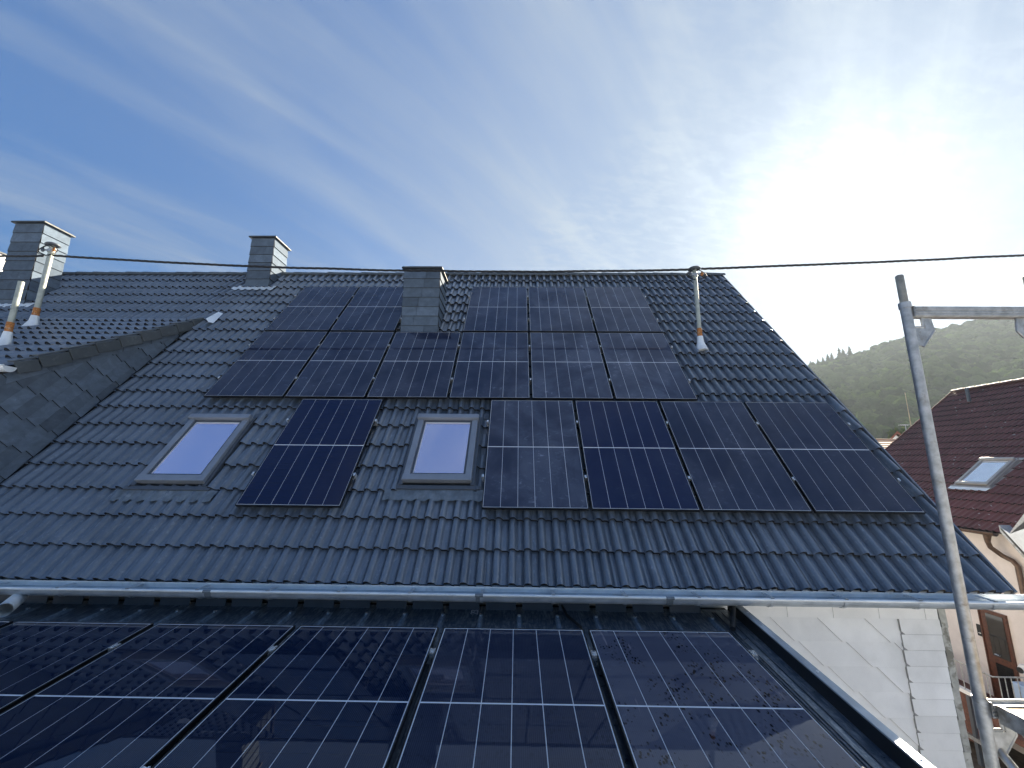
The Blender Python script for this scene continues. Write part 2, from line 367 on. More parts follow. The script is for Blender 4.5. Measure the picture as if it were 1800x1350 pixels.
# ================================================================== ground, hill
GZ = -6.4
g = MB(); g.add([(-3000,-3000,GZ),(3000,-3000,GZ),(3000,3000,GZ),(-3000,3000,GZ)], [(0,1,2,3)])
mg = simple('pale_bounce_ground', (0.48, 0.50, 0.53), 0.95, 0, 0.2, 0.2, 0.2)  # mostly unseen ground, made pale to bounce sun onto the shaded wall and roof
tag(g.build('ground', mg), kind='structure')
y = MB(); y.add([(2.5,1.0,GZ+.01),(45,1.0,GZ+.01),(45,60,GZ+.01),(2.5,60,GZ+.01)], [(0,1,2,3)])
M_yard = simple('dark_paving', (0.09, 0.07, 0.055), 0.85, 0.0, 0.4, 6, 0.4)
tag(y.build('yard', M_yard), kind='structure')

crest_px = [(1100,700),(1300,668),(1425,643),(1500,625),(1560,602),(1600,592),(1640,581),(1700,569),(1740,560),(1800,553),(1900,545),(2100,545),(2400,570)]
YC = 350.0
def crest(v):   # world z of the crest for x/y ratio v
    pts = []
    for q in crest_px:
        d = ray(*q); pts.append((d.x/d.y, d.z/d.y*YC))
    if v <= pts[0][0]: return pts[0][1]
    for (a, za), (b, zb) in zip(pts, pts[1:]):
        if a <= v <= b: return za + (zb-za)*(v-a)/(b-a)
    return pts[-1][1]
NU, NV = 70, 40
hv, hf = [], []
U0_, U1_ = 0.30, 2.3
def hill(u, t):
    """u: x/y ratio, t: 0 foot .. 1 crest .. 1.4 far side"""
    yy = 95 + (YC-95)*t
    zc = crest(u) - 5.0
    f = t if t <= 1 else 1-(t-1)*1.2
    zz_ = (GZ-2) + (zc-(GZ-2))*(f**1.15)
    zz_ += 5.0*noise.noise(Vector((u*9, t*4, 1.7)))*min(1, max(0, f*(1.0-f)*4))
    return Vector((u*yy, yy, zz_))
for i in range(NU+1):
    for j in range(NV+1): hv.append(hill(U0_+(U1_-U0_)*i/NU, 1.4*j/NV))
for i in range(NU):
    for j in range(NV):
        k = i*(NV+1)+j; hf.append((k, k+NV+1, k+NV+2, k+1))
hm = MB(); hm.add(hv, hf, True)
M_forestfloor = simple('forest_floor', (0.03, 0.035, 0.015), 0.95, 0, 0.3, 0.1)
tag(hm.build('hill', M_forestfloor), kind='structure')

def leaf_mat(name, a, b2, sc_=0.5):
    m, t, b = newmat(name); p = pos(t); r = rnd(t)
    n1 = noisen(t, p, sc_, 6, 0.7); n2 = noisen(t, p, sc_*0.08, 3, 0.5)
    c = mixc(t, smooth(t, mathn(t, 'ADD', mathn(t, 'MULTIPLY', r, 0.5), mathn(t, 'MULTIPLY', n2, 0.6)), 0.25, 0.8), a, b2)
    g_ = nd(t, 'ShaderNodeHueSaturation'); t.links.new(c, g_.inputs['Color']); t.links.new(mathn(t, 'MULTIPLY_ADD', n1, 1.0, 0.45), g_.inputs['Value'])
    t.links.new(g_.outputs[0], b.inputs['Base Color']); b.inputs['Roughness'].default_value = 0.75; b.inputs['Specular IOR Level'].default_value = 0.0
    b.inputs['Transmission Weight'].default_value = 0.0
    bump(t, b, n1, 1.0, 1.2)
    return m
M_forest = leaf_mat('forest_leaves', (0.010, 0.028, 0.008), (0.050, 0.090, 0.018), 0.9)
M_spruce = leaf_mat('spruce_needles', (0.018, 0.03, 0.012), (0.03, 0.045, 0.018), 1.2)
M_tree = leaf_mat('bright_leaves', (0.06, 0.11, 0.02), (0.12, 0.18, 0.03), 2.0)
# crown prototypes (unit size)
def crown_proto(seed, sub=3):
    bm = bmesh.new(); bmesh.ops.create_icosphere(bm, subdivisions=sub, radius=1.0)
    for v in bm.verts:
        d = v.co.normalized(); s = Vector((seed*7.3, seed*1.9, seed*3.1))
        k = 0.70 + 0.30*noise.noise(d*1.3+s) + 0.55*abs(noise.noise(d*2.4+s)) + 0.35*abs(noise.noise(d*5.0+s)) + 0.05*random.uniform(-1, 1)
        v.co = Vector((d.x*k, d.y*k, d.z*k*(0.95 if d.z > 0 else 0.55)))
    bm.verts.ensure_lookup_table()
    vs = [v.co.copy() for v in bm.verts]; fs = [tuple(v.index for v in f.verts) for f in bm.faces]; bm.free(); return vs, fs
protos = [crown_proto(k, 3) for k in range(5)]
protos2 = [crown_proto(k+9, 2) for k in range(5)]
fo = MB(); cnt = 0
rg = random.Random(3)
u = U0_
for j in range(64):
    t = 0.10 + 0.93*j/63.0
    yy = 95+(YC-95)*t
    step = 7.6/yy
    u = 0.56 + rg.uniform(0, step)
    while u < 1.62:
        p = hill(u + rg.uniform(-.3, .3)*step, t + rg.uniform(-.006, .006)); rr = rg.uniform(3.2, 6.2)
        if t > 0.97: rr *= 0.8
        vs, fs = protos[rg.randrange(5)] if yy < 240 else protos2[rg.randrange(5)]
        a = rg.uniform(0, 6.28); ca, sa = math.cos(a), math.sin(a); hz = rr*rg.uniform(0.8, 1.25); lift = rg.uniform(1.0, 4.0)
        fo.add([(p.x+(v.x*ca-v.y*sa)*rr, p.y+(v.x*sa+v.y*ca)*rr, p.z+lift+v.z*hz) for v in vs], fs, True); cnt += 1
        u += step*rg.uniform(0.75, 1.25)
tag(fo.build('forest', M_forest), 'dense green broadleaf forest covering the hazy hillside behind the houses', 'forest', kind='stuff')

# spruces one can pick out on the crest
spx = [(1424,634,10),(1437,631,11),(1446,628,11),(1454,622,15),(1461,620,12),(1474,611,17),(1481,613,14),(1492,609,18)]
spl = ['leftmost small spruce on the hill crest, just above the tiled verge', 'second spruce from the left in the hill crest row', 'third spruce from the left in the hill crest row',
       'fourth spruce from the left on the crest, taller than those beside it', 'fifth spruce from the left in the hill crest row', 'slim spruce on the crest, first of the three tall ones at the right end',
       'shorter spruce between the two tall ones at the right end of the crest row', 'tallest spruce, rightmost of the crest row, standing free against the white sky']
for (pxx, pyy, hp), lb in zip(spx, spl):
    top = pY(pxx, pyy, YC-3); h = hp*YC/F_PX*1.25+3.5
    t_ = tag(empty('spruce_tree', (top.x, top.y, top.z-h-2)), lb, 'spruce', 'spruces on the hill crest')
    MB().tube([(top.x, top.y, top.z-h-2), (top.x, top.y, top.z-0.5)], [0.35, 0.06], 6).build('trunk', M_bark, t_)
    cr = MB(); nl = 9
    for k in range(nl):
        z0 = top.z - h*(k+0.9)/nl; r_ = 0.25 + h*0.36*((k+1)/nl); seg = 13
        vs = [(top.x, top.y, z0+h/nl*1.35)]; a0 = rg.uniform(0, 6)
        for q in range(seg):
            rr = r_*rg.uniform(0.55, 1.15); a = a0+2*math.pi*q/seg
            vs.append((top.x+rr*math.cos(a), top.y+rr*math.sin(a), z0-rg.uniform(0, .35)*h/nl))
        cr.add(vs, [(0, 1+q, 1+(q+1)%seg) for q in range(seg)])
    cr.build('crown', M_spruce, t_)

# ================================================================== main house
ALPHA = 0.87907
CA, SA = math.cos(ALPHA), math.sin(ALPHA)
UP = Vector((0, CA, SA)); NR = Vector((0, -SA, CA)); XX = Vector((1,0,0))
PO = Vector((-0.3824, 4.3969, -0.4749))            # origin of the module plane
TD = 0.10
def RP(x, s, h=0.0): return Vector((x, PO.y, PO.z)) + UP*s + NR*(h)      # h above the module plane
def TP(x, s, h=0.0): return RP(x, s, h-TD)
def tp(u_, v_, h=0.0): return onplane(u_, v_, TP(0, 0, h), NR)
GAUGE, S0, XR, TW = 0.341, -0.755, 4.51, 0.30
NROW = 20
RIDGE = TP(0, S0+NROW*GAUGE)
HX0, HX1, WY = -15.0, 4.15, 4.30                     # walls
BY = 2*RIDGE.y - TP(0, S0).y                          # back eave
house = tag(empty('house', (0, WY, GZ)), 'large house with steep dark tiled roof carrying solar panels, slate dormer and white shingled wall', 'house')

# tile mesh
M_lip = simple('shade_black_edge', (0.010, 0.011, 0.013), 0.85, 0.0, 0.3, 20)  # near-black colour stands in for shade at tile lips and slate edges
def tile_mesh(name, mat, w_=TW, l_=0.40, roll=0.048, side=False):
    prof = []
    for base in (0.0, 0.15):
        for x_, z_ in ((0.0,0),(0.040,0),(0.045,-0.40),(0.053,-0.36),(0.057,0.52),(0.071,0.90),(0.089,1.0),(0.106,0.86),(0.122,0.42),(0.133,0)):
            prof.append((base+x_, z_*roll))
    prof.append((0.303, 0.0)); prof[0] = (-0.004, 0.005); prof[1] = (0.040, 0.002)
    prof = [(x_*w_/0.30, z_) for x_, z_ in prof]; n = len(prof); th = 0.026
    vs = []
    for y_ in (0.0, l_):
        dz = -0.034*y_/GAUGE
        vs += [(x_, y_, z_+dz) for x_, z_ in prof]
    vs += [(x_, 0.001, z_-th) for x_, z_ in prof]
    m = MB()
    m.add(vs, [(i, i+1, n+i+1, n+i) for i in range(n-1)], True)
    ntop = len(m.f)
    m.add([vs[i] for i in range(n)] + [vs[2*n+i] for i in range(n)], [(n+i, n+i+1, i+1, i) for i in range(n-1)], False)
    nlip = len(m.f)
    if side:
        m.box((w_-0.004, -0.002, -0.085), (w_+0.016, l_-0.02, 0.018))
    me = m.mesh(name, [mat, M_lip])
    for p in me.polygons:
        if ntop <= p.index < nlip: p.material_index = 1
    return me
T_main = tile_mesh('roof_tile', M_tile); T_verge = tile_mesh('verge_tile', M_tile, side=True)

# windows: (x0, x1, s0, s1) outer frame on tile plane
WINS = [(-4.375, -3.585, 0.338, 1.380), (-1.322, -0.532, 0.385, 1.412)]
DX = -6.0                                              # dormer cheek plane
DZ0, DY0, DSL = 1.08, 4.48, 0.586                      # dormer roof: z = DZ0 + DSL*(y-DY0)
DPH = math.atan(DSL)
DAPEX_Y = 7.16
DCF = 4.36
# module positions on the roof (x of lower left corner, s of lower edge)
PW, PH = 1.134, 1.722
X0 = PO.x
MODS = [(X0+c*1.164, 0.0) for c in range(4)] + [(X0-2.6417, 0.0)] + [(X0-4.0818+c*1.164, 1.7646) for c in range(6)] \
     + [(X0-4.0891+c*1.164, 3.5292) for c in range(2)] + [(X0-0.5932+c*1.164, 3.5292) for c in range(3)]
rfb = MB()   # boarding under the tiles
rfb.add([TP(HX0-.3, S0+.03, -.06), TP(XR-.02, S0+.03, -.06), TP(XR-.02, S0+NROW*GAUGE, -.06), TP(HX0-.3, S0+NROW*GAUGE, -.06),
         (HX0-.3, BY, TP(0,S0).z-.05), (XR-.02, BY, TP(0,S0).z-.05)], [(0,1,2,3),(3,2,5,4)])
roof = rfb.build('roof', M_under, house)
cands = []; rj = random.Random(5)
ncol = int((XR-HX0)/TW)
for r_ in range(NROW):
    for c in range(ncol):
        x1 = XR - c*TW; x0 = x1-TW; s = S0+r_*GAUGE
        cx, cs = (x0+x1)/2, s+GAUGE/2
        cut = None
        for a, b, s0, s1 in WINS:
            if s0-0.02 < cs < s1+0.10:
                if x0 < a-.045 < x1: cut = (a-.045-x0, -1)
                elif x0 < b+.045 < x1: cut = (b+.045-x0, 1)
                elif a-.045 <= x0 and x1 <= b+.045: cut = 'skip'
                if cut and s < s1+.03 < s+GAUGE and cut != 'skip' and s+GAUGE-s1 > .12: pass
            if cut == 'skip' and s < s1+.03 < s+GAUGE: cut = ('y', s1+.03-s)
        if cut == 'skip': continue
        Yc = TP(0, cs).y
        if cx < DX+0.02 and 4.3 < Yc < DAPEX_Y-0.12: continue
        cov = any(mx+.1 < cx < mx+PW-.1 and ms+.25 < cs < ms+PH-.1 for mx, ms in MODS)
        if r_ == NROW-1 and False: continue
        base = TP(x0, s)
        hid = cov or (cx < -7.3 and Yc < 4.4)
        if isinstance(cut, tuple) and cut[0] != 'y':
            for a, b, s0, s1 in WINS:
                if (x0 < a-.045 < x1 or x0 < b+.045 < x1) and s < s1+.03 < s+GAUGE: cands.append((base.length, ('xy', cut[0], cut[1], s1+.03-s), base, r_, c))
        cands.append((1e6 if hid else base.length, 'verge' if c == 0 else cut, base, r_, c))
cands.sort(key=lambda q: q[0])
jit = lambda a: rj.uniform(-a, a)
def tmat(base, up, nrm, xx):
    up2 = (up + nrm*jit(0.002) + xx*jit(0.0015)).normalized(); xx2 = (xx + nrm*jit(0.003)); xx2 = (xx2-up2*xx2.dot(up2)).normalized(); n2 = xx2.cross(up2)
    return frame_m(base + nrm*jit(0.0015) + up*jit(0.003), xx2, up2, n2)
stuffT = MB()
def add_mesh_to(mb, me, Mw):
    mb.add([Mw @ v.co for v in me.vertices], [tuple(p.vertices) for p in me.polygons]); k0 = len(mb.f)-len(me.polygons)
    if not hasattr(mb, 'mi'): mb.mi = []
    mb.mi += [0]*(k0-len(mb.mi)) + [p.material_index for p in me.polygons]
    for i, p in enumerate(me.polygons): mb.sm[len(mb.sm)-len(me.polygons)+i] = p.use_smooth
n_ind = 0
for d, isv, base, r_, c in cands:
    Mw = tmat(base, UP, NR, XX)
    if isv == 'verge': inst('verge_tile', T_verge, roof, Mw)
    elif isv:
        if isv[0] == 'xy': pass
        me = T_main.copy(); me.name = 'cut_tile'; bm = bmesh.new(); bm.from_mesh(me)
        gm_ = bm.verts[:]+bm.edges[:]+bm.faces[:]
        if isv[0] == 'xy':
            bmesh.ops.bisect_plane(bm, geom=gm_, plane_co=(isv[1],0,0), plane_no=(1,0,0), clear_outer=isv[2] > 0, clear_inner=isv[2] < 0)
            bmesh.ops.bisect_plane(bm, geom=bm.verts[:]+bm.edges[:]+bm.faces[:], plane_co=(0,isv[3],0), plane_no=(0,1,0), clear_inner=True)
        elif isv[0] == 'y': bmesh.ops.bisect_plane(bm, geom=gm_, plane_co=(0,isv[1],0), plane_no=(0,1,0), clear_inner=True)
        else: bmesh.ops.bisect_plane(bm, geom=gm_, plane_co=(isv[0],0,0), plane_no=(1,0,0), clear_outer=isv[1] < 0, clear_inner=isv[1] > 0)
        bm.to_mesh(me); bm.free(); inst('cut_tile', me, roof, Mw)
    elif n_ind < 300 and d < 1e5: inst('roof_tile', T_main, roof, Mw); n_ind += 1
    else: add_mesh_to(stuffT, T_main, Mw)
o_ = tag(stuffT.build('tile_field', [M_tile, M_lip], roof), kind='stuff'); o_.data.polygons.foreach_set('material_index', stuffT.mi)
# ridge caps
rc = MB(); LR = 0.42
for k in range(14):
    pass
prof = [(math.cos(a)*0.115, math.sin(a)*0.085) for a in [R(-10)+R(200)*i/8 for i in range(9)]]
vs = [(0, p_[0], p_[1]) for p_ in prof] + [(LR, p_[0]*0.90, p_[1]*0.90-0.004) for p_ in prof] + [(0, p_[0]*0.86, p_[1]*0.80) for p_ in prof]
rc.add(vs, [(i, i+9, i+10, i+1) for i in range(8)], True); rc.add(vs, [(i, i+1, i+19, i+18) for i in range(8)])
ridge_me = rc.mesh('ridge_tile', M_ridge)
x_ = XR+0.03 - 0.39; k = 0
while x_ > HX0:
    inst('ridge_tile', ridge_me, roof, Matrix.Translation((x_, RIDGE.y+0.05, RIDGE.z-0.01+jit(.004))) @ Matrix.Rotation(jit(0.008), 4, 'Y')); x_ -= 0.385
# walls of the house
EZ = TP(0, S0).z
wb = MB()
wb.box((HX0, WY+.02, GZ), (HX1-.02, WY+0.24, EZ-0.02))
wb.box((HX0, BY-WY+3.6, GZ), (HX1-.02, BY-WY+3.8, EZ-.02)) if False else None
for xw in (HX1-0.22, HX0):
    wb.prism([(xw, WY+.02, GZ), (xw, BY-.35, GZ), (xw, BY-.35, EZ), (xw, RIDGE.y, RIDGE.z-.25), (xw, WY+.02, EZ+0.10)], (0.2,0,0))
wb.box((HX0, BY-.6, GZ), (HX1-.02, BY-.36, EZ))
wall = wb.build('wall', M_render, house)
# fibre cement slabs on the front wall
zt, zb_ = EZ-0.13, -4.6
RH, PW_, SHF = 0.2125, 0.455, 0.252
def slab(poly, lift, mat, parent, name='slab'):
    m = MB(); vs = [(x_, WY+.012-lift(x_, z_), z_) for x_, z_ in poly]; n = len(vs)
    back = [(x_, WY+.018, z_) for x_, z_ in poly]
    m.add(vs+back, [tuple(range(n))] + [(i, n+i, n+(i+1)%n, (i+1)%n) for i in range(n)])
    o_ = m.build(name, [mat, M_joint], parent)
    for q in o_.data.polygons: q.material_index = 0 if q.index == 0 else 1
    return o_
M_joint = simple('grey_slab_edge', (0.34, 0.34, 0.33), 0.9, 0.0, 0.2, 20)  # mid grey on slab edges and on the backing behind the joints
ztop = -1.445
for k in range(0, 11):
    z1 = ztop - RH*k; z0 = z1-RH
    for j in range(-9, 5):
        xa = 2.485 - 0.03 + PW_*j + SHF*k
        poly = [(xa, z1), (xa+PW_, z1), (xa+PW_+SHF-.03, z0), (xa+PW_+SHF, z0), (xa+SHF, z0), (xa+SHF-.03, z0)]
        poly = [(xa, z1), (xa+PW_, z1), (xa+PW_+SHF-.035, z0-.004), (xa+SHF, z0-.004), (xa+SHF-.035, z0-.004)]
        poly = clip(poly, 1, 0, 3.76); poly = clip(poly, -1, 0, -1.75)
        if len(poly) < 3: continue
        ox = xa
        slab(poly, lambda x_, z_, z1=z1, xa=xa: 0.003+0.007*(z1-z_)/RH + 0.012*max(0, min(1, 1-(x_-xa-(z1-z_)/RH*SHF)/PW_)), M_slab, wall)
xq = 1.75; zc0 = EZ-0.14
while xq < 4.06:      # top strip of rectangular slabs
    w2 = min(0.44, 4.07-xq); slab([(xq, zc0), (xq+w2-.003, zc0), (xq+w2-.003, ztop-.006), (xq, ztop-.006)], lambda a, b: 0.026, M_slab, wall); xq += 0.44
zz_ = ztop-0.005; k = 0
m = MB(); m.box((3.695, WY-.012, -4.2), (4.068, WY+.012, ztop-.01)); m.build('slab_backing', M_joint, wall)
while zz_ > -4.2:     # border column of stacked slabs
    h2 = 0.137
    slab([(3.690, zz_), (4.072, zz_), (4.072, zz_-h2+.005), (3.722, zz_-h2+.004), (3.690, zz_-h2*0.78)], lambda x_, z_, z1=zz_: 0.027+0.007*(z1-z_)/h2, M_slabdirty if k > 5 else M_slab, wall); zz_ -= h2; k += 1
zz_ = EZ-0.14; k = 0
while zz_ > -4.2:     # grey corner strip of slates
    h2 = 0.26
    slab([(4.076, zz_), (4.150, zz_), (4.150, zz_-h2), (4.090, zz_-h2)], lambda x_, z_, z1=zz_: 0.016+0.010*(z1-z_)/h2, M_board, wall, 'corner_slate'); zz_ -= h2
# soffit / comb boards under the lowest course
xq = HX0
while xq < XR-.1:
    w2 = min(0.62, XR-.1-xq)
    m = MB(); a_ = TP(xq, S0+.02, -.045); b_ = TP(xq+w2-.006, S0+.02, -.045)
    m.obox((xq, a_.y-.012, a_.z-.05), (w2-.006,0,0), (0,0.02,0), (0,0.0,0.055))
    m.build('comb_board', M_board if xq < -3.2 else M_zinc, roof); xq += w2
m = MB(); m.box((HX0, WY-.30, EZ-.14), (XR-.1, WY+.05, EZ-.12)); m.build('soffit', M_render, roof)
# zinc apron leading into the gutter
m = MB(); a_ = TP(0, S0+.02)
m.add([(HX0, a_.y-.02, EZ-.052), (XR+.02, a_.y-.02, EZ-.052), (XR+.02, 3.925, EZ-.098), (HX0, 3.925, EZ-.098)], [(0,3,2,1)]); m.build('zinc_apron', M_zinc, roof)
# main gutter: half round with a rolled bead
gut = empty('gutter', (0, 3.87, EZ-.03), house); WORLD[gut.name] = Matrix.Translation((0,3.87,EZ-.03)); gut.matrix_local = wm(house).inverted() @ wm(gut)
GZc, GYc, GR = -1.150, 3.872, 0.072
XL, XRR = HX0, 4.62
def half(rad, n=12): return [(GYc-rad*math.cos(a), GZc-rad*math.sin(a)) for a in [math.pi*i/n for i in range(n+1)]]
m = MB(); ho = half(GR); hi_ = half(GR-.003)
for hh, flip in ((ho, 0), (hi_, 1)):
    n = len(hh); m.add([(XL, *q) for q in hh] + [(XRR, *q) for q in hh], [((i, n+i, n+i+1, i+1) if not flip else (i+1, n+i+1, n+i, i)) for i in range(n-1)], True)
m.add([(XRR, *q) for q in ho], [tuple(range(len(ho)))])
m.build('gutter_trough', M_zincdark, gut)
m = MB(); m.tube([(XL, GYc-GR-.006, GZc+.002), (0, GYc-GR-.006, GZc+.004), (XRR, GYc-GR-.006, GZc+.002)], 0.0115, 10); m.build('gutter_bead', M_zinc, gut)
m = MB(); m.box((XL, GYc+GR-.006, GZc-.01), (XRR, GYc+GR, GZc+.032)); m.build('gutter_back', M_zinc, gut)
for bx in [-.314+.632*k for k in range(-9, 8)]:
    m = MB(); hb = half(GR+.006, 10); hb2 = half(GR+.001, 10); n = len(hb)
    for q0, q1 in zip(hb[:-1], hb[1:]): m.add([(bx-.014, *q0), (bx+.014, *q0), (bx+.014, *q1), (bx-.014, *q1)], [(0,1,2,3)])
    m.box((bx-.014, GYc-GR-.012, GZc-.004), (bx+.014, GYc-GR-.006, GZc+.02))
    m.box((bx-.014, GYc-GR-.012, GZc+.012), (bx+.014, GYc+GR, GZc+.018))
    m.build('gutter_bracket', M_zincdark, gut)
for jx in (-.335, 1.33, -2.75):
    m = MB(); hb = half(GR+.004, 12)
    for q0, q1 in zip(hb[:-1], hb[1:]): m.add([(jx-.03, *q0), (jx+.03, *q0), (jx+.03, *q1), (jx-.03, *q1)], [(0,1,2,3)])
    m.tube([(jx-.035, GYc-GR-.006, GZc+.002), (jx+.035, GYc-GR-.006, GZc+.002)], .0145, 10); m.build('gutter_joint', M_lead, gut)
# open outlet pipe on the left end
m = MB(); A_ = pY(34, 1050, 3.90); B_ = pY(6, 1073, 3.58); A_.z -= 0.0
m.tube([A_, B_], 0.055, 20, cap=False); m.tube([A_, B_], 0.052, 20, cap=False); m.build('outlet_pipe', M_zinc, gut)

# ------------------------------------------------------------------ chimneys
M_capd = simple('dark_cap_metal', (0.035, 0.042, 0.048), 0.55, 0.0, 0.15, 8)
def edges_dark(o):  # side faces get the near-black lip colour as painted gap shadow
    for q in o.data.polygons: q.material_index = 0 if q.index == 0 else 1
    return o
def chimney(x0, x1, yf, yb, zbot, ztop_, rows, split, cap_over, lit=True, plain=None):
    c = MB(); c.box((x0, yf, zbot), (x1, yb, ztop_)); ch = c.build('chimney', plain or M_under, house)
    if not plain:
        hh = (ztop_-zbot)/rows
        for k in range(rows):
            z1 = ztop_-k*hh; z0 = z1-hh; L_ = x1-x0
            cuts = [0, 1] if split == 1 else [0, 0.62-0.06*(k % 6)+rj.uniform(-.02,.02), 1]
            for a, b in zip(cuts, cuts[1:]):
                m = MB(); xa, xb = x0+L_*a+(.002 if a else -.012), x0+L_*b-(0.002 if b < 1 else -.012); o1, o2 = .008+jit(.001), .026+jit(.002)
                m.add([(xa, yf-o1, z1), (xb, yf-o1, z1), (xb, yf-o2, z0-.006), (xa, yf-o2, z0-.006), (xa, yf, z1), (xb, yf, z1), (xb, yf, z0-.006), (xa, yf, z0-.006)],
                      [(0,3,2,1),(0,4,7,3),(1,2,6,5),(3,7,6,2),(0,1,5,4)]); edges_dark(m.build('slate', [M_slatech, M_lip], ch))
            for sx, xs_ in ((1, x1), (-1, x0)):
                m = MB(); o1, o2 = .008+jit(.001), .026+jit(.002)
                ya, yb2 = yf-.008, yb+.008
                v_ = [(xs_+sx*o1, ya, z1), (xs_+sx*o1, yb2, z1), (xs_+sx*o2, yb2, z0-.006), (xs_+sx*o2, ya, z0-.006), (xs_, ya, z1), (xs_, yb2, z1), (xs_, yb2, z0-.006), (xs_, ya, z0-.006)]
                fs_ = [(0,1,2,3),(0,3,7,4),(1,5,6,2),(3,2,6,7),(0,4,5,1)]
                if sx < 0: fs_ = [f[::-1] for f in fs_]
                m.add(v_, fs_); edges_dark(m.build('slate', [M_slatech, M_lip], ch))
    m = MB(); o = cap_over; m.box((x0-o, yf-o, ztop_+.004), (x1+o, yb+o, ztop_+.034)); m.box((x0-o+.02, yf-o+.02, ztop_+.034), (x1+o-.02, yb+o-.02, ztop_+.050))
    bevel(m.build('chimney_cap', M_capd, ch), .006)
    return ch
chimney(-2.066, -1.438, 6.70, 7.28, 2.0, 3.42, 8, 2, 0.055)
chimney(-5.861, -5.375, 7.93, 8.42, 3.25, 4.78, 8, 1, 0.06)
chimney(-10.53, -9.93, 7.42, 7.90, 2.50, 4.81, 11, 1, 0.06)
chimney(-14.3, -13.35, 9.2, 9.8, 2.5, 5.15, 1, 1, 0.04, plain=M_slab)
# flashings in front of the two far chimneys
def lead_apron(x0, x1, s, dep, wav=True, name='lead_apron', mat=None, h0=0.012, parent=None):
    m = MB(); n = int((x1-x0)/0.025); vs = []
    for i in range(n+1):
        x_ = x0+(x1-x0)*i/n; ph = ((XR-x_) % 0.15)/0.15; wv = 0.030*max(0, math.sin((1-ph)*math.pi*1.7-0.9))*0.9
        for q in range(3):
            f = q/2; vs.append(TP(x_, s-dep*f + (0.006*math.sin(i*1.3) if q == 2 else 0), h0+wv*min(1, f*1.5)+0.004))
    m.add(vs, [(i*3+q, i*3+q+1, (i+1)*3+q+1, (i+1)*3+q) for i in range(n) for q in range(2)], True)
    return m.build(name, mat or M_lead, parent or roof)
lead_apron(-6.08, -5.18, 5.46, 0.20, mat=M_zinc)
lead_apron(-10.75, -9.72, 4.66, 0.18, mat=M_zinc)

# ------------------------------------------------------------------ roof windows
def roof_window(x0, x1, s0, s1, P=RP, off=-TD, parent=None, fm=None, hood=None, gm=None, apron=True):
    Q = lambda x_, s_, h_: P(x_, s_, off+h_)
    def bx(m, a, b, h0, h1):  # box in roof coordinates
        o = Q(a[0], a[1], h0); m.obox(o, Q(b[0], a[1], h0)-o, Q(a[0], b[1], h0)-o, Q(a[0], a[1], h1)-o); return m
    rw = MB()
    bx(rw, (x0-.04, s0-.05), (x0+.008, s1+.03), -.03, .038); bx(rw, (x1-.008, s0-.05), (x1+.04, s1+.03), -.03, .038)
    bx(rw, (x0+.01, s0+.002), (x1-.01, s1-.002), -.05, .015)
    win = rw.build('roof_window', fm[0], parent)
    for a, b, nm in (((x0, s0), (x0+.075, s1-.06), 'side_cladding'), ((x1-.075, s0), (x1, s1-.06), 'side_cladding'), ((x0-.004, s0-.012), (x1+.004, s0+.070), 'bottom_cladding')):
        m = MB(); bx(m, a, b, .016, .080 if nm[0] == 's' else .085); bevel(m.build(nm, fm[1], win), .006)
    m = MB(); bx(m, (x0-.012, s1-.065), (x1+.012, s1+.010), .02, .118); bevel(m.build('top_hood', hood or fm[1], win), .010)
    i0, i1, j0, j1 = x0+.078, x1-.078, s0+.073, s1-.066
    m = MB()
    for a, b in (((i0, j0), (i0+.022, j1)), ((i1-.022, j0), (i1, j1)), ((i0+.023, j0), (i1-.023, j0+.022)), ((i0+.023, j1-.030), (i1-.023, j1))): bx(m, a, b, .016, .064)
    m.build('sash', fm[0], win)
    m = MB(); o = [Q(i0+.020, j0+.020, .052), Q(i1-.020, j0+.020, .052), Q(i1-.020, j1-.028, .052), Q(i0+.020, j1-.028, .052)]
    m.add(o, [(0,1,2,3)]); m.build('pane', gm or M_win, win)
    m = MB()
    for a, b in (((i0+.023, j1-.046), (i1-.023, j1-.031)), ((i0+.023, j0+.023), (i0+.031, j1-.047))): bx(m, a, b, .0535, .057)
    m.build('glazing_spacer', M_whitep, win)
    # flashing gutters beside the frame
    m = MB()
    bx(m, (x0-.13, s0-.06), (x0-.045, s1+.08), -.035, -.022); bx(m, (x1+.045, s0-.06), (x1+.13, s1+.08), -.035, -.022)
    bx(m, (x0-.10, s0-.10), (x1+.10, s0-.052), -.02, .030); bx(m, (x0-.13, s1+.035), (x1+.13, s1+.13), -.02, .002); m.build('flashing', fm[0], win)
    return win
for (a, b, c, d) in WINS:
    wn = roof_window(a, b, c, d, parent=house, fm=(M_anth, M_anth2))
    lead_apron(a-.18, b+.20, c-.095, 0.15, parent=wn, h0=0.008)

# ------------------------------------------------------------------ dormer
dorm = empty('dormer', (DX, DY0, 0)); dorm.parent = house; WORLD[dorm.name] = Matrix.Translation((DX, DY0, 0)); dorm.matrix_local = wm(house).inverted() @ wm(dorm)
def dz(y_): return DZ0 + DSL*(y_-DY0)
def mz(y_): return TP(0, 0).z + (y_-TP(0, 0).y)*SA/CA
m = MB(); m.prism([(DX, DCF, mz(DY0)-.3), (DX, DAPEX_Y+.1, mz(DAPEX_Y)-.3), (DX, DAPEX_Y, dz(DAPEX_Y)-.04), (DX, DCF, dz(DCF)-.10)], (-0.2, 0, 0))
m.box((HX0, DCF, mz(DY0)-.3), (DX-.201, DCF+.2, dz(DY0)-.08)); cheek = m.build('dormer_core', M_under, dorm)
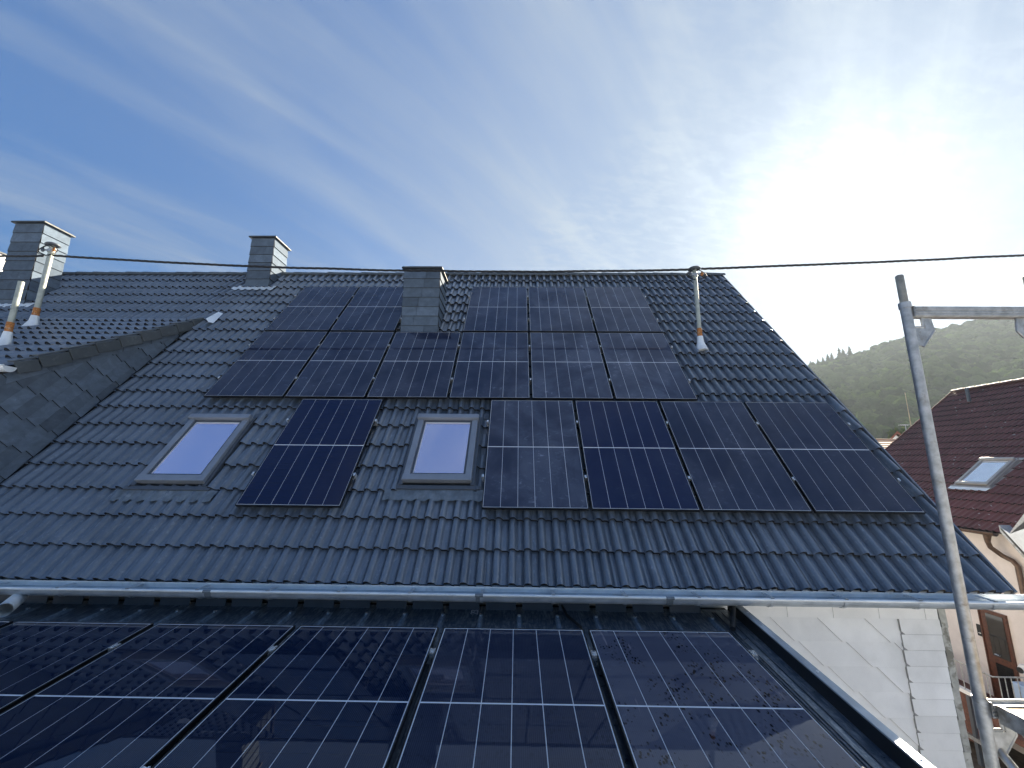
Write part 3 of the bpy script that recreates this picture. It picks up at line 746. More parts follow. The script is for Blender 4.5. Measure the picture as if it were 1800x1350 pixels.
# rhomboid slates climbing with the roof pitch
a_v = Vector((0.223, 0.262)); b_v = Vector((0.147, -0.062)); e_v = Vector((0.107, -0.092))
P_0 = Vector((4.84, 0.80))
for i in range(-12, 13):
    for j in range(-30, 40):
        P_ = P_0 + a_v*i + b_v*j
        poly = [P_, P_+a_v, P_+a_v+e_v, P_+a_v+b_v, P_+b_v, P_+e_v]
        lp = [(P_+e_v), P_+a_v+e_v*.96, P_+a_v, P_]
        poly = [P_+e_v*1.0, P_+b_v, P_+a_v+b_v, P_+a_v+e_v, P_+a_v, P_]
        pl = [tuple(q) for q in poly]
        # clip: above main roof, below the verge, behind the front
        pl = clip(pl, -1, 0, -DCF); pl = clip(pl, SA/CA, -1, -(mz(0)+.02)) if False else pl
        k_ = SA/CA; c0 = mz(0.0)+0.015
        pl = clip(pl, k_, -1, -c0)                    # z >= k*y + c0
        pl = clip(pl, -DSL, 1, dz(0.0)-0.10)          # z <= dormer roof - 0.10
        if len(pl) < 3: continue
        ar = 0.5*abs(sum(pl[q][0]*pl[(q+1)%len(pl)][1]-pl[(q+1)%len(pl)][0]*pl[q][1] for q in range(len(pl))))
        if ar < 2e-4: continue
        nb = Vector((b_v.y, -b_v.x)); bn = b_v.normalized(); an = a_v.normalized()
        det = a_v.x*b_v.y-a_v.y*b_v.x; jj = rj.uniform(-.002, .002)
        def lift(q):
            d_ = Vector(q)-P_; ta = (d_.x*b_v.y-d_.y*b_v.x)/det; tb = (a_v.x*d_.y-a_v.y*d_.x)/det
            return 0.004 + jj + 0.012*max(0, min(1, tb)) + 0.014*(1-max(0, min(1, ta)))
        n = len(pl); mm = MB()
        fr = [(DX+lift(q), q[0], q[1]) for q in pl]; bk = [(DX-.001, q[0], q[1]) for q in pl]
        mm.add(fr+bk, [tuple(range(n))] + [(q, n+q, n+(q+1)%n, (q+1)%n) for q in range(n)])
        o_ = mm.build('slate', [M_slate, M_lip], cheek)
        for q in o_.data.polygons: q.material_index = 0 if q.index == 0 else 1  # slate sides blackened to paint in the joint shade
# verge course strip of slates along the top of the cheek
yv = DY0
while yv < 6.5:
    L_ = 0.42; mm = MB(); z0, z1 = dz(yv), dz(yv+L_)
    mm.add([(DX+.024, yv, z0-.10), (DX+.020, yv+L_-.004, z1-.10), (DX+.028, yv+L_-.004, z1-.235), (DX+.034, yv, z0-.235),
            (DX, yv, z0-.10), (DX, yv+L_-.004, z1-.10), (DX, yv+L_-.004, z1-.235), (DX, yv, z0-.235)], [(0,1,2,3),(3,2,6,7),(0,3,7,4),(1,5,6,2)])
    mm.build('slate', M_slate, cheek); yv += L_
DU = Vector((0, math.cos(DPH), math.sin(DPH))); DN = Vector((0, -math.sin(DPH), math.cos(DPH)))
m = MB(); m.add([(HX0, DY0-.06, dz(DY0-.06)-.05), (DX+.05, DY0-.06, dz(DY0-.06)-.05), (DX+.05, DAPEX_Y, dz(DAPEX_Y)-.05), (HX0, DAPEX_Y, dz(DAPEX_Y)-.05)], [(0,1,2,3)])
droof = m.build('dormer_roof', M_under, dorm)
DL = (DAPEX_Y-DY0)/math.cos(DPH); ND = 9; DG = (DL+0.05)/ND
T_dorm = tile_mesh('dormer_tile', M_tile, l_=DG+.07, roll=0.042); T_dv = MB()
VX = DX+0.05
stD = MB(); nd_ = 0
dt = []
for r_ in range(ND+1):
    for c in range(26):
        x0 = VX - 0.02 - (c+1)*TW
        b_ = Vector((x0, DY0-.07, dz(DY0-.07))) + DU*(r_*DG)
        if r_ == ND: continue
        dt.append((b_.length, b_))
dt.sort(key=lambda q: q[0])
def inframe(P):
    d_ = P.dot(Fv); return d_ > 0 and -40 < 900+F_PX*P.dot(Rv)/d_ < 1840
for d, b_ in dt:
    Mw = tmat(b_, DU, DN, XX)
    if inframe(b_+Vector((.3,0,0))) : inst('dormer_tile', T_dorm, droof, Mw)
    else: add_mesh_to(stD, T_dorm, Mw)
o_ = tag(stD.build('tile_field', [M_tile, M_lip], droof), kind='stuff'); o_.data.polygons.foreach_set('material_index', stD.mi)
for r_ in range(ND):
    m = MB(); o = Vector((VX-.03+jit(.004), DY0-.10, dz(DY0-.10))) + DU*(r_*DG + (.10 if r_ == 0 else 0)); tl = DU*(DG-.012-(.10 if r_ == 0 else 0))
    m.obox(o + DN*.030, Vector((.085,0,0)), tl - DN*.018, DN*.020)
    m.obox(o + Vector((.067,0,0)) - DN*.115, Vector((.020,0,0)), tl - DN*.030, DN*.145)
    bevel(m.build('verge_tile', M_ridge, droof), .008)
# white lead saddle where the dormer verge dies into the main roof, and its gutter
m = MB(); A_ = Vector((DX+.10, DAPEX_Y-.05, dz(DAPEX_Y)+.03))
q = [tp(366,566,.07), tp(375,568,.045), tp(392,551,.04), tp(384,548,.06), tp(362,560,.11)]
m.add([q[4], q[3], q[2], q[1], q[0]], [(0,1,2,3),(0,3,4)]); m.add([v - NR*.03 for v in (q[0], q[1], q[4])], []); m.build('lead_saddle', M_zinc, dorm)
m = MB(); gy, gz, gr = 4.405, 1.035, .066
hb = [(gy-gr*math.cos(a), gz-gr*math.sin(a)) for a in [math.pi*i/12 for i in range(13)]]; n = 13
m.add([(HX0, *q_) for q_ in hb] + [(DX+.13, *q_) for q_ in hb], [(i, n+i, n+i+1, i+1) for i in range(12)], True); m.add([(DX+.13, *q_) for q_ in hb], [tuple(range(13))])
m.tube([(HX0, gy-gr, gz), (DX+.135, gy-gr, gz)], .011, 8); m.build('dormer_gutter', M_zinc, dorm)

# ------------------------------------------------------------------ service masts and the overhead cable
def mast(name, base, top, r_, label, up, hood=True, sleeve=True):
    h = top.z-base.z; t_ = tag(empty(name, base), label, 'mast' if hood else 'vent pipe')
    x_, y_ = base.x, base.y
    MB().tube([(x_, y_, base.z+.02), (x_, y_, top.z)], r_, 16).build('pipe', M_pipe, t_)
    MB().tube([(x_, y_, base.z+.20), (x_, y_, base.z+.345)], r_+.006, 16).build('rust_band', M_rust, t_)
    MB().tube([(x_, y_-.03, base.z-.06), (x_, y_, base.z+.10), (x_, y_, base.z+.205)], [r_+.07, r_+.022, r_+.012], 16).build('lead_sleeve', M_zinc, t_)
    if hood:
        m = MB(); n = 7
        m.tube([(x_, y_, top.z-.01), (x_, y_, top.z+.005), (x_, y_, top.z+.030), (x_, y_, top.z+.050), (x_, y_, top.z+.058)], [.055, .105, .090, .050, .01], 18); m.build('hood', M_anth, t_)
        m = MB(); m.tube([(x_, y_, top.z-.13), (x_, y_, top.z-.08)], r_+.014, 14); m.box((x_-.12, y_-.045, top.z-.115), (x_+.12, y_-.03, top.z-.09)); m.build('clamp', M_galv, t_)
        for sx in (-1, 1):
            m = MB()
            m.tube([(x_+sx*.10, y_-.05, top.z-.14), (x_+sx*.10, y_-.05, top.z-.11), (x_+sx*.10, y_-.05, top.z-.09), (x_+sx*.10, y_-.05, top.z-.06)], [.016,.028,.020,.010], 10)
            m.build('insulator', M_rust if sx > 0 else M_anth, t_)
            for q_ in range(2):
                lp = [(x_+sx*(.02+.15*math.sin(math.pi*k/10)), y_-.05-.02*q_, top.z-.02-.20*k/10-.03*q_*math.sin(math.pi*k/10)) for k in range(11)]
                MB().tube(lp, .006, 6).build('cable_loop', M_rubber, t_)
    return t_
mrb = pY(1231, 612, 6.50); mrt = pY(1220, 474, 6.50)
mast('service_mast', Vector((3.05, 6.50, mrb.z)), Vector((3.05, 6.50, mrt.z)), .034, 'galvanised cable mast with dome cap, right of the solar panels on the dark roof', NR)
mlb = pY(57, 575, 6.44)
mast('service_mast', Vector((mlb.x, 6.44, mlb.z)), Vector((mlb.x, 6.44, 3.74)), .040, 'galvanised cable mast with dome cap on the dormer roof before the left chimney', NR)
plb = pY(8, 608, 5.29)
mast('vent_pipe', Vector((plb.x, 5.29, plb.z)), Vector((plb.x, 5.29, 2.50)), .034, 'open-topped grey vent pipe with rusty band at the lower left of the dormer roof', NR, hood=False)
def cable(P, Q_, sag, label, n=150, r_=.0115, tw=0.011):
    P, Q_ = Vector(P), Vector(Q_); L_ = (Q_-P).length; c = []
    d = (Q_-P).normalized(); side = Vector((0,0,1)).cross(d).normalized(); upv = d.cross(side)
    k = int(L_*13); m = MB()
    for ph in range(3):
        pts = []
        for i in range(k+1):
            f = i/k; a = 2*math.pi*(L_*f/0.42) + ph*2*math.pi/3
            pts.append(P.lerp(Q_, f) - Vector((0,0,sag*4*f*(1-f))) + side*tw*math.cos(a) + upv*tw*math.sin(a) + Vector((0,0,.010*noise.noise(Vector((f*L_*1.1, 3, 7))))))
        m.tube(pts, r_, 6)
    return tag(m.build('overhead_cable', M_rubber), label, 'cable', 'twisted overhead cables')
cable((mlb.x+.10, 6.40, 3.53), (2.95, 6.45, 3.30), 0.14, 'long twisted black cable spanning the roof between the two cable masts')
cable((3.15, 6.45, 3.315), (21.0, 7.2, 4.85), 0.12, 'twisted black cable running from the right mast out over the scaffold')
cable((mlb.x-.08, 6.40, 3.52), (-16.0, 6.9, 3.85), 0.03, 'short piece of twisted black cable left of the left cable mast')
# bracket fittings clipped to the right cable beside the mast
# ================================================================== modules
def module_meshes(tag_, cell, lipw=0.010, th=0.030):
    d = {}
    fr = MB()
    for a, b in (((0,0),(lipw,PH)), ((PW-lipw,0),(PW,PH)), ((lipw,0),(PW-lipw,lipw)), ((lipw,PH-lipw),(PW-lipw,PH))): fr.box((a[0],a[1],-th), (b[0],b[1],0))
    d['frame'] = fr.mesh('frame', M_frame)
    bk = MB(); bk.box((lipw,lipw,-.006), (PW-lipw,PH-lipw,-.0022)); d['backsheet'] = bk.mesh('backsheet', M_white)
    mx, my, gp, mg_ = (0.017, 0.020, 0.0048, 0.014) if tag_ == 'f' else (0.0145, 0.0155, 0.0042, 0.012)
    cw = (PW-2*mx-5*gp)/6; chh = (PH-2*my-mg_)/2
    cs = MB(); cs.box((0,0,-.0012), (cw,chh,0)); d['cell'] = cs.mesh('cell_strip', cell); d['pos'] = [(mx+i*(cw+gp), my+j*(chh+mg_)) for j in range(2) for i in range(6)]
    rl = MB(); rl.box((-0.03,-.02,-.075), (PW+.03,.02,-.033)); d['rail'] = rl.mesh('mounting_rail', M_alu)
    cl = MB(); k_ = 1.0 if tag_ == 'f' else 0.62
    cl.box((-.019,-.030,-.03), (.019,.030,.004)); cl.box((-.019,-.030,.004), (-.007,.030,.008)); cl.box((.007,-.030,.004), (.019,.030,.008)); cl.tube([(0,0,.004),(0,0,.010)], .006, 8)
    cl.v = [(x_*k_, y_*k_, z_) for x_, y_, z_ in cl.v]
    d['clamp'] = cl.mesh('clamp', M_alu)
    return d
MM = module_meshes('a', M_cell); MMB = module_meshes('b', M_cellb); MMF = module_meshes('f', M_cellf)
def module(Mw, D, label, group, dirt, clamps=(), rails=(0.42, 1.30), wet=0.0):
    o = bpy.data.objects.new('solar_panel', None); COL.objects.link(o); o.matrix_world = Mw; o.empty_display_size = .2; WORLD[o.name] = Mw
    tag(o, label, 'solar panel', group)
    def ch(n_, me, x_=0, y_=0, z_=0):
        c = bpy.data.objects.new(n_, me); COL.objects.link(c); c.parent = o; c.location = (x_, y_, z_); return c
    ch('frame', D['frame']); b = ch('backsheet', D['backsheet'])
    for (x_, y_) in D['pos']:
        c = ch('cell_strip', D['cell'], x_, y_, -.0008); c['dirt'] = dirt; c['wet'] = wet
    for ry in rails: ch('mounting_rail', D['rail'], 0, ry)
    for (x_, y_) in clamps: ch('clamp', D['clamp'], x_, y_)
    return o
GR_ = 'solar panels on the steep roof'
labs = {}
row_lb = [
 'panel right of the right skylight, bottom row, with milky dust haze', 'deep blue panel second from left in the bottom row block of four', 'third panel of the bottom row block of four, greyish sheen', 'last panel of the bottom row, nearest the right verge and scaffold pole',
 'single blue panel standing alone between the two skylights',
 'leftmost panel of the six panel middle row, above the left skylight', 'second panel from the left in the six panel middle row', 'third panel of the middle row, directly below the centre chimney',
 'fourth panel of the middle row, above the right skylight', 'fifth panel of the middle row, streaked with white dust marks', 'rightmost panel of the middle row, below the cable mast side, dusty',
 'top row panel farthest left, beside the far small chimney', 'top row panel whose corner is hidden by the centre chimney',
 'top row panel right of the centre chimney, first of three', 'middle one of the three top row panels right of the chimney', 'last of the three top row panels, nearest the cable mast']
dirts = [1.6,0.35,0.8,0.5, 0.12, 0.75,0.85,0.9,1.2,1.7,2.0, 0.8,0.9,1.1,1.2,1.4]
for i, ((mx, ms), lb) in enumerate(zip(MODS, row_lb)):
    cl = []
    s_ = 0.42, 1.30
    if i in (0, 4, 5, 11, 13): cl += [(-.018, q) for q in s_]
    if i in (3, 4, 10, 12, 15): cl += [(PW+.018, q) for q in s_]
    if i not in (3, 4, 10, 12, 15): cl += [(PW+.015, q) for q in s_]
    module(frame_m(RP(mx, ms), XX, UP, NR), MMB if i in (1, 4) else MM, 'solar ' + lb, GR_, dirts[i], cl)
# front array on the low extension
BETA = 0.10951; FYAW = 0.00321
FO = Vector((0.57798, 3.57489, -1.32276))
fx = Vector((math.cos(FYAW), math.sin(FYAW), 0)); fu = Vector((-math.sin(FYAW)*math.cos(BETA), math.cos(FYAW)*math.cos(BETA), math.sin(BETA))); fn = fx.cross(fu)
def FP(x_, s_, h_=0): return FO + fx*x_ + fu*s_ + fn*h_
flb = ['leftmost solar panel of the near low roof, cut by the left frame edge', 'second near solar panel from the left on the low metal roof', 'third near solar panel, between the second and the centre one', 'fourth near solar panel, just left of the panel with wet splashes', 'near solar panel beside the metal verge, wet splashes and dried runs on its glass', 'near solar panel mostly out of view at the far left edge']
fd = [0.05, 0.10, 0.10, 0.25, 0.5, 0.05]
for i, c in enumerate([-4, -3, -2, -1, 0, -5]):
    x_ = c*(PW+.0413)
    cl = [(PW+.0206, 1.38), (PW+.0206, 0.35)] if c < 0 else [(PW+.017, 1.42), (PW+.017, .35)]
    module(frame_m(FP(x_, -PH), fx, fu, fn), MMF, flb[i], 'solar panels on the low metal roof', fd[i], cl, rails=(.35, 1.38), wet=(1.0 if c == 0 else 0.25 if c == -1 else 0.0))
# ================================================================== extension roof under the front array
ext = tag(empty('extension', (0, 2.6, GZ)), 'low extension with dark ribbed metal roof in front of the house wall, panels on top', 'extension')
HB = -.112
XE0, XE1 = -6.6, 1.44          # in FP x (right edge of the sheet)
m = MB(); m.box((-6.4, 0.9, GZ), (1.95, WY+.0, -1.78)); m.build('wall', M_render, ext)
m = MB(); m.obox(FP(XE0, -2.7, HB-.06), fx*(XE1-XE0), fu*(2.7+.68), fn*.05); base_r = m.build('roof', M_under, ext)
M_seam = simple('seam_highlight_metal', (0.20, 0.25, 0.30), 0.4, 0.2, 0.3, 30, 0.1)  # lighter than the sheet: highlight along the ribs put into the colour
RSP = 0.348; xr0 = 1.76-FO.x   # rib positions
xe = xr0+.0
rb = [xr0 - RSP*k for k in range(0, 24)]
for k, xk in enumerate(rb[:-1]):
    m = MB(); m.obox(FP(rb[k+1]+.001, -2.65, HB-.008), fx*(RSP-.002), fu*(2.65+.62), fn*.008); m.build('roof_sheet', M_sheet, base_r)
m = MB(); m.obox(FP(rb[0]+.001, -2.65, HB-.008), fx*(XE1-rb[0]), fu*(2.65+.62), fn*.008)
m.build('roof_sheet', M_sheet, base_r)
for xk in rb:
    w0, w1, hh = .024, .012, .028
    m = MB(); s0_, s1_ = -2.65, .40
    def sec(s_): return [FP(xk-w0, s_, HB+.001), FP(xk-w1, s_, HB+hh), FP(xk+w1, s_, HB+hh), FP(xk+w0, s_, HB+.001)]
    v_ = sec(s0_)+sec(s1_); v_ += [FP(xk-w0*.6, s1_+.07, HB+.001), FP(xk+w0*.6, s1_+.07, HB+.001)]
    m.add(v_, [(0,1,5,4)[::-1],(1,2,6,5)[::-1],(2,3,7,6)[::-1],(4,5,8),(5,6,9,8),(6,7,9)]); m.build('seam', M_seam, base_r)
    m = MB(); m.tube([FP(xk, s1_-.02, HB+hh), FP(xk, s1_-.02, HB+hh+.009)], .015, 8); m.build('screw', M_alu, base_r)
# wall flashing under the gutter
xk = 0
for k, xk in enumerate(rb[:-1]):
    m = MB(); m.obox(FP(rb[k+1]+.03, .55, HB+.0), fx*(RSP-.06), fn*.075+fu*.012, fu*.01); m.build('wall_flashing', M_anth, base_r)
# verge trim on the right: flat shelf grooves, upstand painted black for its shadow and light capping
m = MB()
for xg in (xr0+.075, xr0+.10, xr0+.165): m.obox(FP(xg, -2.65, HB), fx*.006, fu*3.2, fn*.010)
m.build('sheet_groove', M_anth, base_r)
m = MB(); m.obox(FP(XE1+.0, -2.7, HB-.02), fx*.012, fu*3.32, fn*.115); m.build('verge_upstand', M_black, base_r)
m = MB(); m.obox(FP(XE1-.006, -2.7, HB+.096), fx*.062, fu*3.30, fn*.012); m.obox(FP(XE1+.044, -2.7, HB-.10), fx*.012, fu*3.30, fn*.196); bevel(m.build('verge_capping', M_zincdark, base_r), .003)
for sy in (.33, .12, -.5, -1.2): 
    m = MB(); m.tube([FP(XE1+.03, sy, HB+.108), FP(XE1+.03, sy, HB+.113)], .009, 8); m.build('screw', M_alu, base_r)
# dark conduit pipe in the corner
A_ = FP(xr0+.055, .14, -.05); B_ = FP(XE1-.005, .50, .045)
MB().tube([A_, A_.lerp(B_, .5), B_, B_ + Vector((.02, .12, .01))], .022, 12).build('conduit', M_rubber, base_r)
MB().tube([FP(-.02, .02, HB+.02), FP(-.03, .2, HB+.03), FP(-.12, .42, HB+.02), FP(-.16,.6,HB+.05)], .012, 8).build('conduit', M_rubber, base_r)
# chalk number on the sheet
pc = onplane(834, 1077, FP(0,0,HB), fn)
g2 = [[(0,.82),(.10,.97),(.32,1),(.50,.88),(.50,.66),(.30,.38),(0,.02),(.52,.02)], [(.72,.90),(.90,1),(1.12,.97),(1.20,.80),(1.10,.60),(.92,.54),(1.12,.48),(1.22,.28),(1.10,.05),(.88,0),(.70,.10)]]
m = MB()
for gl in g2:
    for (x0_, y0_), (x1_, y1_) in zip(gl[:-1], gl[1:]):
        a_ = pc + fu*(x0_-.6)*.062 - fx*(y0_-.5)*.062 + fn*.004; b_ = pc + fu*(x1_-.6)*.062 - fx*(y1_-.5)*.062 + fn*.004
        d_ = (b_-a_).normalized(); sd_ = fn.cross(d_)*.0045; m.obox(a_-sd_-d_*.003, (b_-a_)+d_*.006, sd_*2, fn*.0015)
m.build('chalk_number', M_paint, base_r)

# ================================================================== scaffold
sca = tag(empty('scaffold', (2.58, 2.2, GZ)), 'galvanised steel scaffold with frame head, gussets and lower deck at the right edge', 'scaffold')
SX0, SX1, SY = 2.215, 2.945, 2.20
for x_ in (SX0, SX1):
    MB().tube([(x_, SY, GZ), (x_, SY, -1.14), (x_, SY, .915)], .0245, 20).build('upright', M_galv, sca)
    MB().tube([(x_, SY, .90), (x_, SY, 1.085), (x_, SY, 1.09)], [.0195, .0195, .015], 18).build('spigot', M_galvw, sca)
    MB().tube([(x_, SY, .885), (x_, SY, .920)], .0285, 18).build('collar', M_galv, sca)
    MB().tube([(x_, SY, -1.22), (x_, SY, -1.08)], .0275, 18).build('collar', M_galv, sca)
for zt_ in (.885, -1.105):
    m = MB(); m.box((SX0+.024, SY-.024, zt_-.055), (SX1-.024, SY+.024, zt_-.010))
    for q_ in range(3): m.box((SX0+.024, SY-.029, zt_-.050+q_*.015), (SX1-.024, SY-.0245, zt_-.042+q_*.015))
    m.box((SX0+.024, SY-.026, zt_-.012), (SX0+.03, SY+.026, zt_+.012))
    m.box((SX0+.03, SY-.029, zt_-.012), (SX1-.03, SY-.022, zt_+.004)); m.box((SX0+.03, SY+.022, zt_-.012), (SX1-.03, SY+.029, zt_+.004))
    bevel(m.build('head_beam', M_galv, sca), .002)
    for sx, xo in ((1, SX0), (-1, SX1)):
        m = MB(); g0 = zt_-.056
        P3 = lambda dx, dzv, dy=0: (xo+sx*dx, SY-.005+dy, g0+dzv)
        for pl in ([(.082,0),(.118,0),(.132,-.075),(.088,-.062)], [(.024,-.062),(.070,-.062),(.088,-.062),(.132,-.075),(.060,-.165),(.030,-.165)]):
            m.prism([P3(*q_) for q_ in pl], (0,.010,0))
        for (p0, p1) in (((.122,0),(.134,-.076)), ((.134,-.076),(.058,-.170)), ((.078,-.0),(.078,-.056)), ((.024,-.056),(.078,-.056))):
            m.tube([P3(*p0, .004), P3(*p1, .004)], .007, 6)
        m.build('gusset', M_galv, sca)
# deck laid on the lower head
m = MB(); m.box((SX0+.055, -1.2, -1.120), (SX1+.30, SY-.035, -1.106)); deckp = m.build('deck_board', M_ply, sca)
m = MB()
m.box((SX0+.040, -1.2, -1.175), (SX0+.054, SY-.03, -1.098)); m.box((SX0+.054, SY-.034, -1.170), (SX1+.3, SY-.028, -1.100)); m.box((SX1+.301, -1.2, -1.175), (SX1+.315, SY-.03, -1.098))
m.build('deck_frame', M_galv, sca)
m = MB(); m.tube([(SX0+.05, SY+.01, -1.30), (SX0+.05, SY-.9, -2.1)], .019, 10); m.tube([(SX0+.10, SY-.05, -1.16), (SX0+.16, SY-.05, -1.28), (SX0-.0, SY-.05, -1.50)], .012, 8); m.build('brace', M_galv, sca)

# ================================================================== neighbouring house on the right
NX = 11.5; NPH = R(37.5)
NE = Vector((11.15, 10.95, -1.488)); NU_ = Vector((math.cos(NPH), 0, math.sin(NPH))); NN = Vector((-math.sin(NPH), 0, math.cos(NPH))); NXX = Vector((0,-1,0))
NYF, NYN = 15.50, 6.2
NLEN = (16.78-NE.x)/math.cos(NPH); NRW = 21; NG = NLEN/NRW
def NP(y_, s_, h_=0): return Vector((NE.x, y_, NE.z)) + NU_*s_ + NN*h_
nb = tag(empty('house', (14.5, 11, GZ)), 'neighbouring house with weathered red brown tiled roof, pinkish plaster wall and brown door', 'house')
m = MB()
RX = NE.x + NLEN*math.cos(NPH); RZ_ = NE.z + NLEN*math.sin(NPH)
m.box((NX, NYN, GZ), (NX+.24, NYF-.15, NE.z+.12))
for yw in (NYF-.35, NYN): m.prism([(NX+.241, yw, GZ), (2*RX-NX, yw, GZ), (2*RX-NX, yw, NE.z+.1), (RX, yw, RZ_-.15), (NX+.241, yw, NE.z+.25)], (0,.2,0))
nwall = m.build('wall', M_plaster, nb)
m = MB(); m.add([NP(NYF-.02, .02, -.06), NP(NYN, .02, -.06), NP(NYN, NLEN, -.06), NP(NYF-.02, NLEN, -.06), (2*RX-NE.x, NYF-.02, NE.z-.06), (2*RX-NE.x, NYN, NE.z-.06)], [(0,3,2,1),(3,4,5,2)])
nroof = m.build('roof', M_under, nb)
T_nb = tile_mesh('roof_tile', M_tile_nb, l_=NG+.06, roll=.034)
nw = (1.12, 2.26, 11.06, 11.80)   # window s0,s1,y0,y1 (computed from the picture)
pw = onplane(1683, 853, NE, NN); pw2 = onplane(1789, 811, NE, NN)
ws0 = (pw-NE).dot(NU_); ws1 = (pw2-NE).dot(NU_); wy1, wy0 = pw.y, pw2.y
lst = []
for r_ in range(NRW):
    for c in range(int((NYF-NYN)/TW)):
        y_ = NYF - c*TW; b_ = NP(y_, r_*NG); ce = NP(y_-.15, (r_+.5)*NG)
        if wy0-.05 < ce.y < wy1+.05 and ws0-.02 < (r_+.5)*NG < ws1+.08: continue
        vis = inframe(ce) ; d_ = ce.dot(Fv); uu = 900+F_PX*ce.dot(Rv)/d_
        lst.append((ce.length + (0 if vis and uu > 1545 else 1e5), b_, c))
lst.sort(key=lambda q: q[0]); stN = MB()
for k, (d, b_, c) in enumerate(lst):
    Mw = tmat(b_, NU_, NN, NXX)
    if k < 300 and d < 1e5: inst('roof_tile', T_nb, nroof, Mw)
    else: add_mesh_to(stN, T_nb, Mw)
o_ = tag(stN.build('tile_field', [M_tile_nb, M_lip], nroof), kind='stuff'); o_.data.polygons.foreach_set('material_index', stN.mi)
MR_nb = tile_mat('ridge_tile_red', (0.10,0.05,0.045), (0.28,0.27,0.25), 0.6, 0.9)
ridge_nb = rc.mesh('ridge_tile', MR_nb)
y_ = NYN
while y_ < NYF-.2:
    inst('ridge_tile', ridge_nb, nroof, Matrix.Translation((RX, y_, RZ_-.0)) @ Matrix.Rotation(R(90), 4, 'Z')); y_ += .385
for k in range(NRW):
    m = MB(); o = NP(NYF-.01, k*NG, -.06); m.obox(o, Vector((0,.03,0)), NU_*(NG+.02)-NN*.015, NN*.10); m.build('verge_tile', M_tile_nb, nroof)
def NPw(x_, s_, h_): return Vector((NE.x, -x_, NE.z)) + NU_*s_ + NN*h_
M_winnb = simple('pale_window_glass', (0.62, 0.70, 0.80), 0.12, 0.85, 0.06, 3)
M_fr_nb = simple('window_frame_grey', (0.36, 0.35, 0.34), 0.4, 0.3, 0.08, 5)
wn = roof_window(-wy1, -wy0, ws0, ws1, P=NPw, off=0.02, parent=nb, fm=(M_fr_nb, M_fr_nb), gm=M_winnb)
m = MB(); n = 26; v_ = []
for i in range(n+1):
    yv = wy1+.10 - (wy1-wy0+.2)*i/n
    for q_ in range(2): v_.append(NP(yv, ws0-.10-.12*q_, .03+.022*max(0, math.sin(i*1.25))*q_+.012))
m.add(v_, [(i*2, i*2+1, i*2+3, i*2+2) for i in range(n)], True); m.build('lead_apron', M_zinc, wn)
# small vent pipe near the ridge
vb = onplane(1704, 706, NE, NN); MB().tube([vb, vb+Vector((0,0,.50))], .05, 10).build('roof_vent', M_anth, nb)
# gutter and downpipe
m = MB(); gr = .07
hb = [(NE.x-.05-gr*math.cos(a), NE.z-.03-gr*math.sin(a)) for a in [math.pi*i/10 for i in range(11)]]; n = 11
m.add([(q_[0], NYF, q_[1]) for q_ in hb] + [(q_[0], 9.95, q_[1]) for q_ in hb], [(i, n+i, n+i+1, i+1) for i in range(10)], True)
m.tube([(NE.x-.05-gr, NYF, NE.z-.03), (NE.x-.05-gr, 9.95, NE.z-.03)], .011, 8); m.build('gutter', M_copper, nb)
dp = [pX(1735, 940, 11.12), pX(1736, 952, 11.12), pX(1741, 962, 11.2), pX(1762, 977, 11.36), pX(1780, 986, 11.42), pX(1789, 996, 11.43), pX(1793, 1015, 11.43)]
dp.append(Vector((11.43, dp[-1].y, GZ+.2)))
MB().tube(dp, [.075,.05,.05,.05,.05,.05,.05,.05], 14).build('downpipe', M_copper, nb)
# porch roof edge in zinc at the right frame edge
pr = empty('porch_roof', (11.0, 9.6, -1.6)); pr.parent = nb; WORLD[pr.name] = Matrix.Translation((11.0,9.6,-1.6)); pr.matrix_local = wm(nb).inverted() @ wm(pr)
A_, B_, C_, D_ = pX(1758, 935, 10.95), pX(1830, 1015, 10.95), pX(1830, 890, 10.95), pX(1776, 938, 10.95)
m = MB(); m.prism([A_, B_, B_+Vector((0,0,.17)), A_+Vector((0,0,.15))], (.25,0,0)); m.build('fascia', M_galv, pr)
m = MB(); m.prism([D_, C_, C_+Vector((0,0,.24)), D_+Vector((0,0,.03))], (.25,0,0)); m.build('upstand', M_galv, pr)
m = MB(); m.prism([A_+Vector((0,0,.10)), B_+Vector((0,0,.10)), C_+Vector((0,-.0,-.3)), D_], (.02,0,0)); 
m.add([v+Vector((.26,0,0)) for v in (A_+Vector((0,0,.11)), B_+Vector((0,0,.12)), C_, D_)], [(0,1,2,3)]); m.build('cover_sheet', M_zinc, pr)
# door
dy1, dy0, dzt, dzb = 10.994, 10.46, -3.455, -5.42
dr = MB(); dr.box((NX-.03, dy0, dzb), (NX-.004, dy1, dzt)); door = dr.build('door', M_wood, nb)
m = MB(); m.box((NX-.045, dy0+.05, dzb+.98), (NX-.0305, dy1-.13, dzt-.05)); m.build('glazing', M_glassdk, door)
m = MB(); m.box((NX-.045, dy0+.05, dzb+.08), (NX-.0305, dy1-.15, dzb+.83)); m.build('glazing', M_glassdk, door)
m = MB(); m.tube([(NX-.075, dy1-.20, dzb+1.03), (NX-.075, dy1-.30, dzb+1.03)], .012, 8); m.tube([(NX-.075, dy1-.21, dzb+1.03), (NX-.03, dy1-.21, dzb+1.03)], .008, 6); m.build('handle', M_alu, door)
m = MB()
for a, b in (((dy1+.003, dzb), (dy1+.03, dzt+.03)), ((dy0-.03, dzb), (dy0-.003, dzt+.03)), ((dy0-.002, dzt+.003), (dy1+.002, dzt+.03))): m.box((NX-.05, a[0], a[1]), (NX-.003, b[0], b[1]))
m.build('door_frame', M_wood, nb)
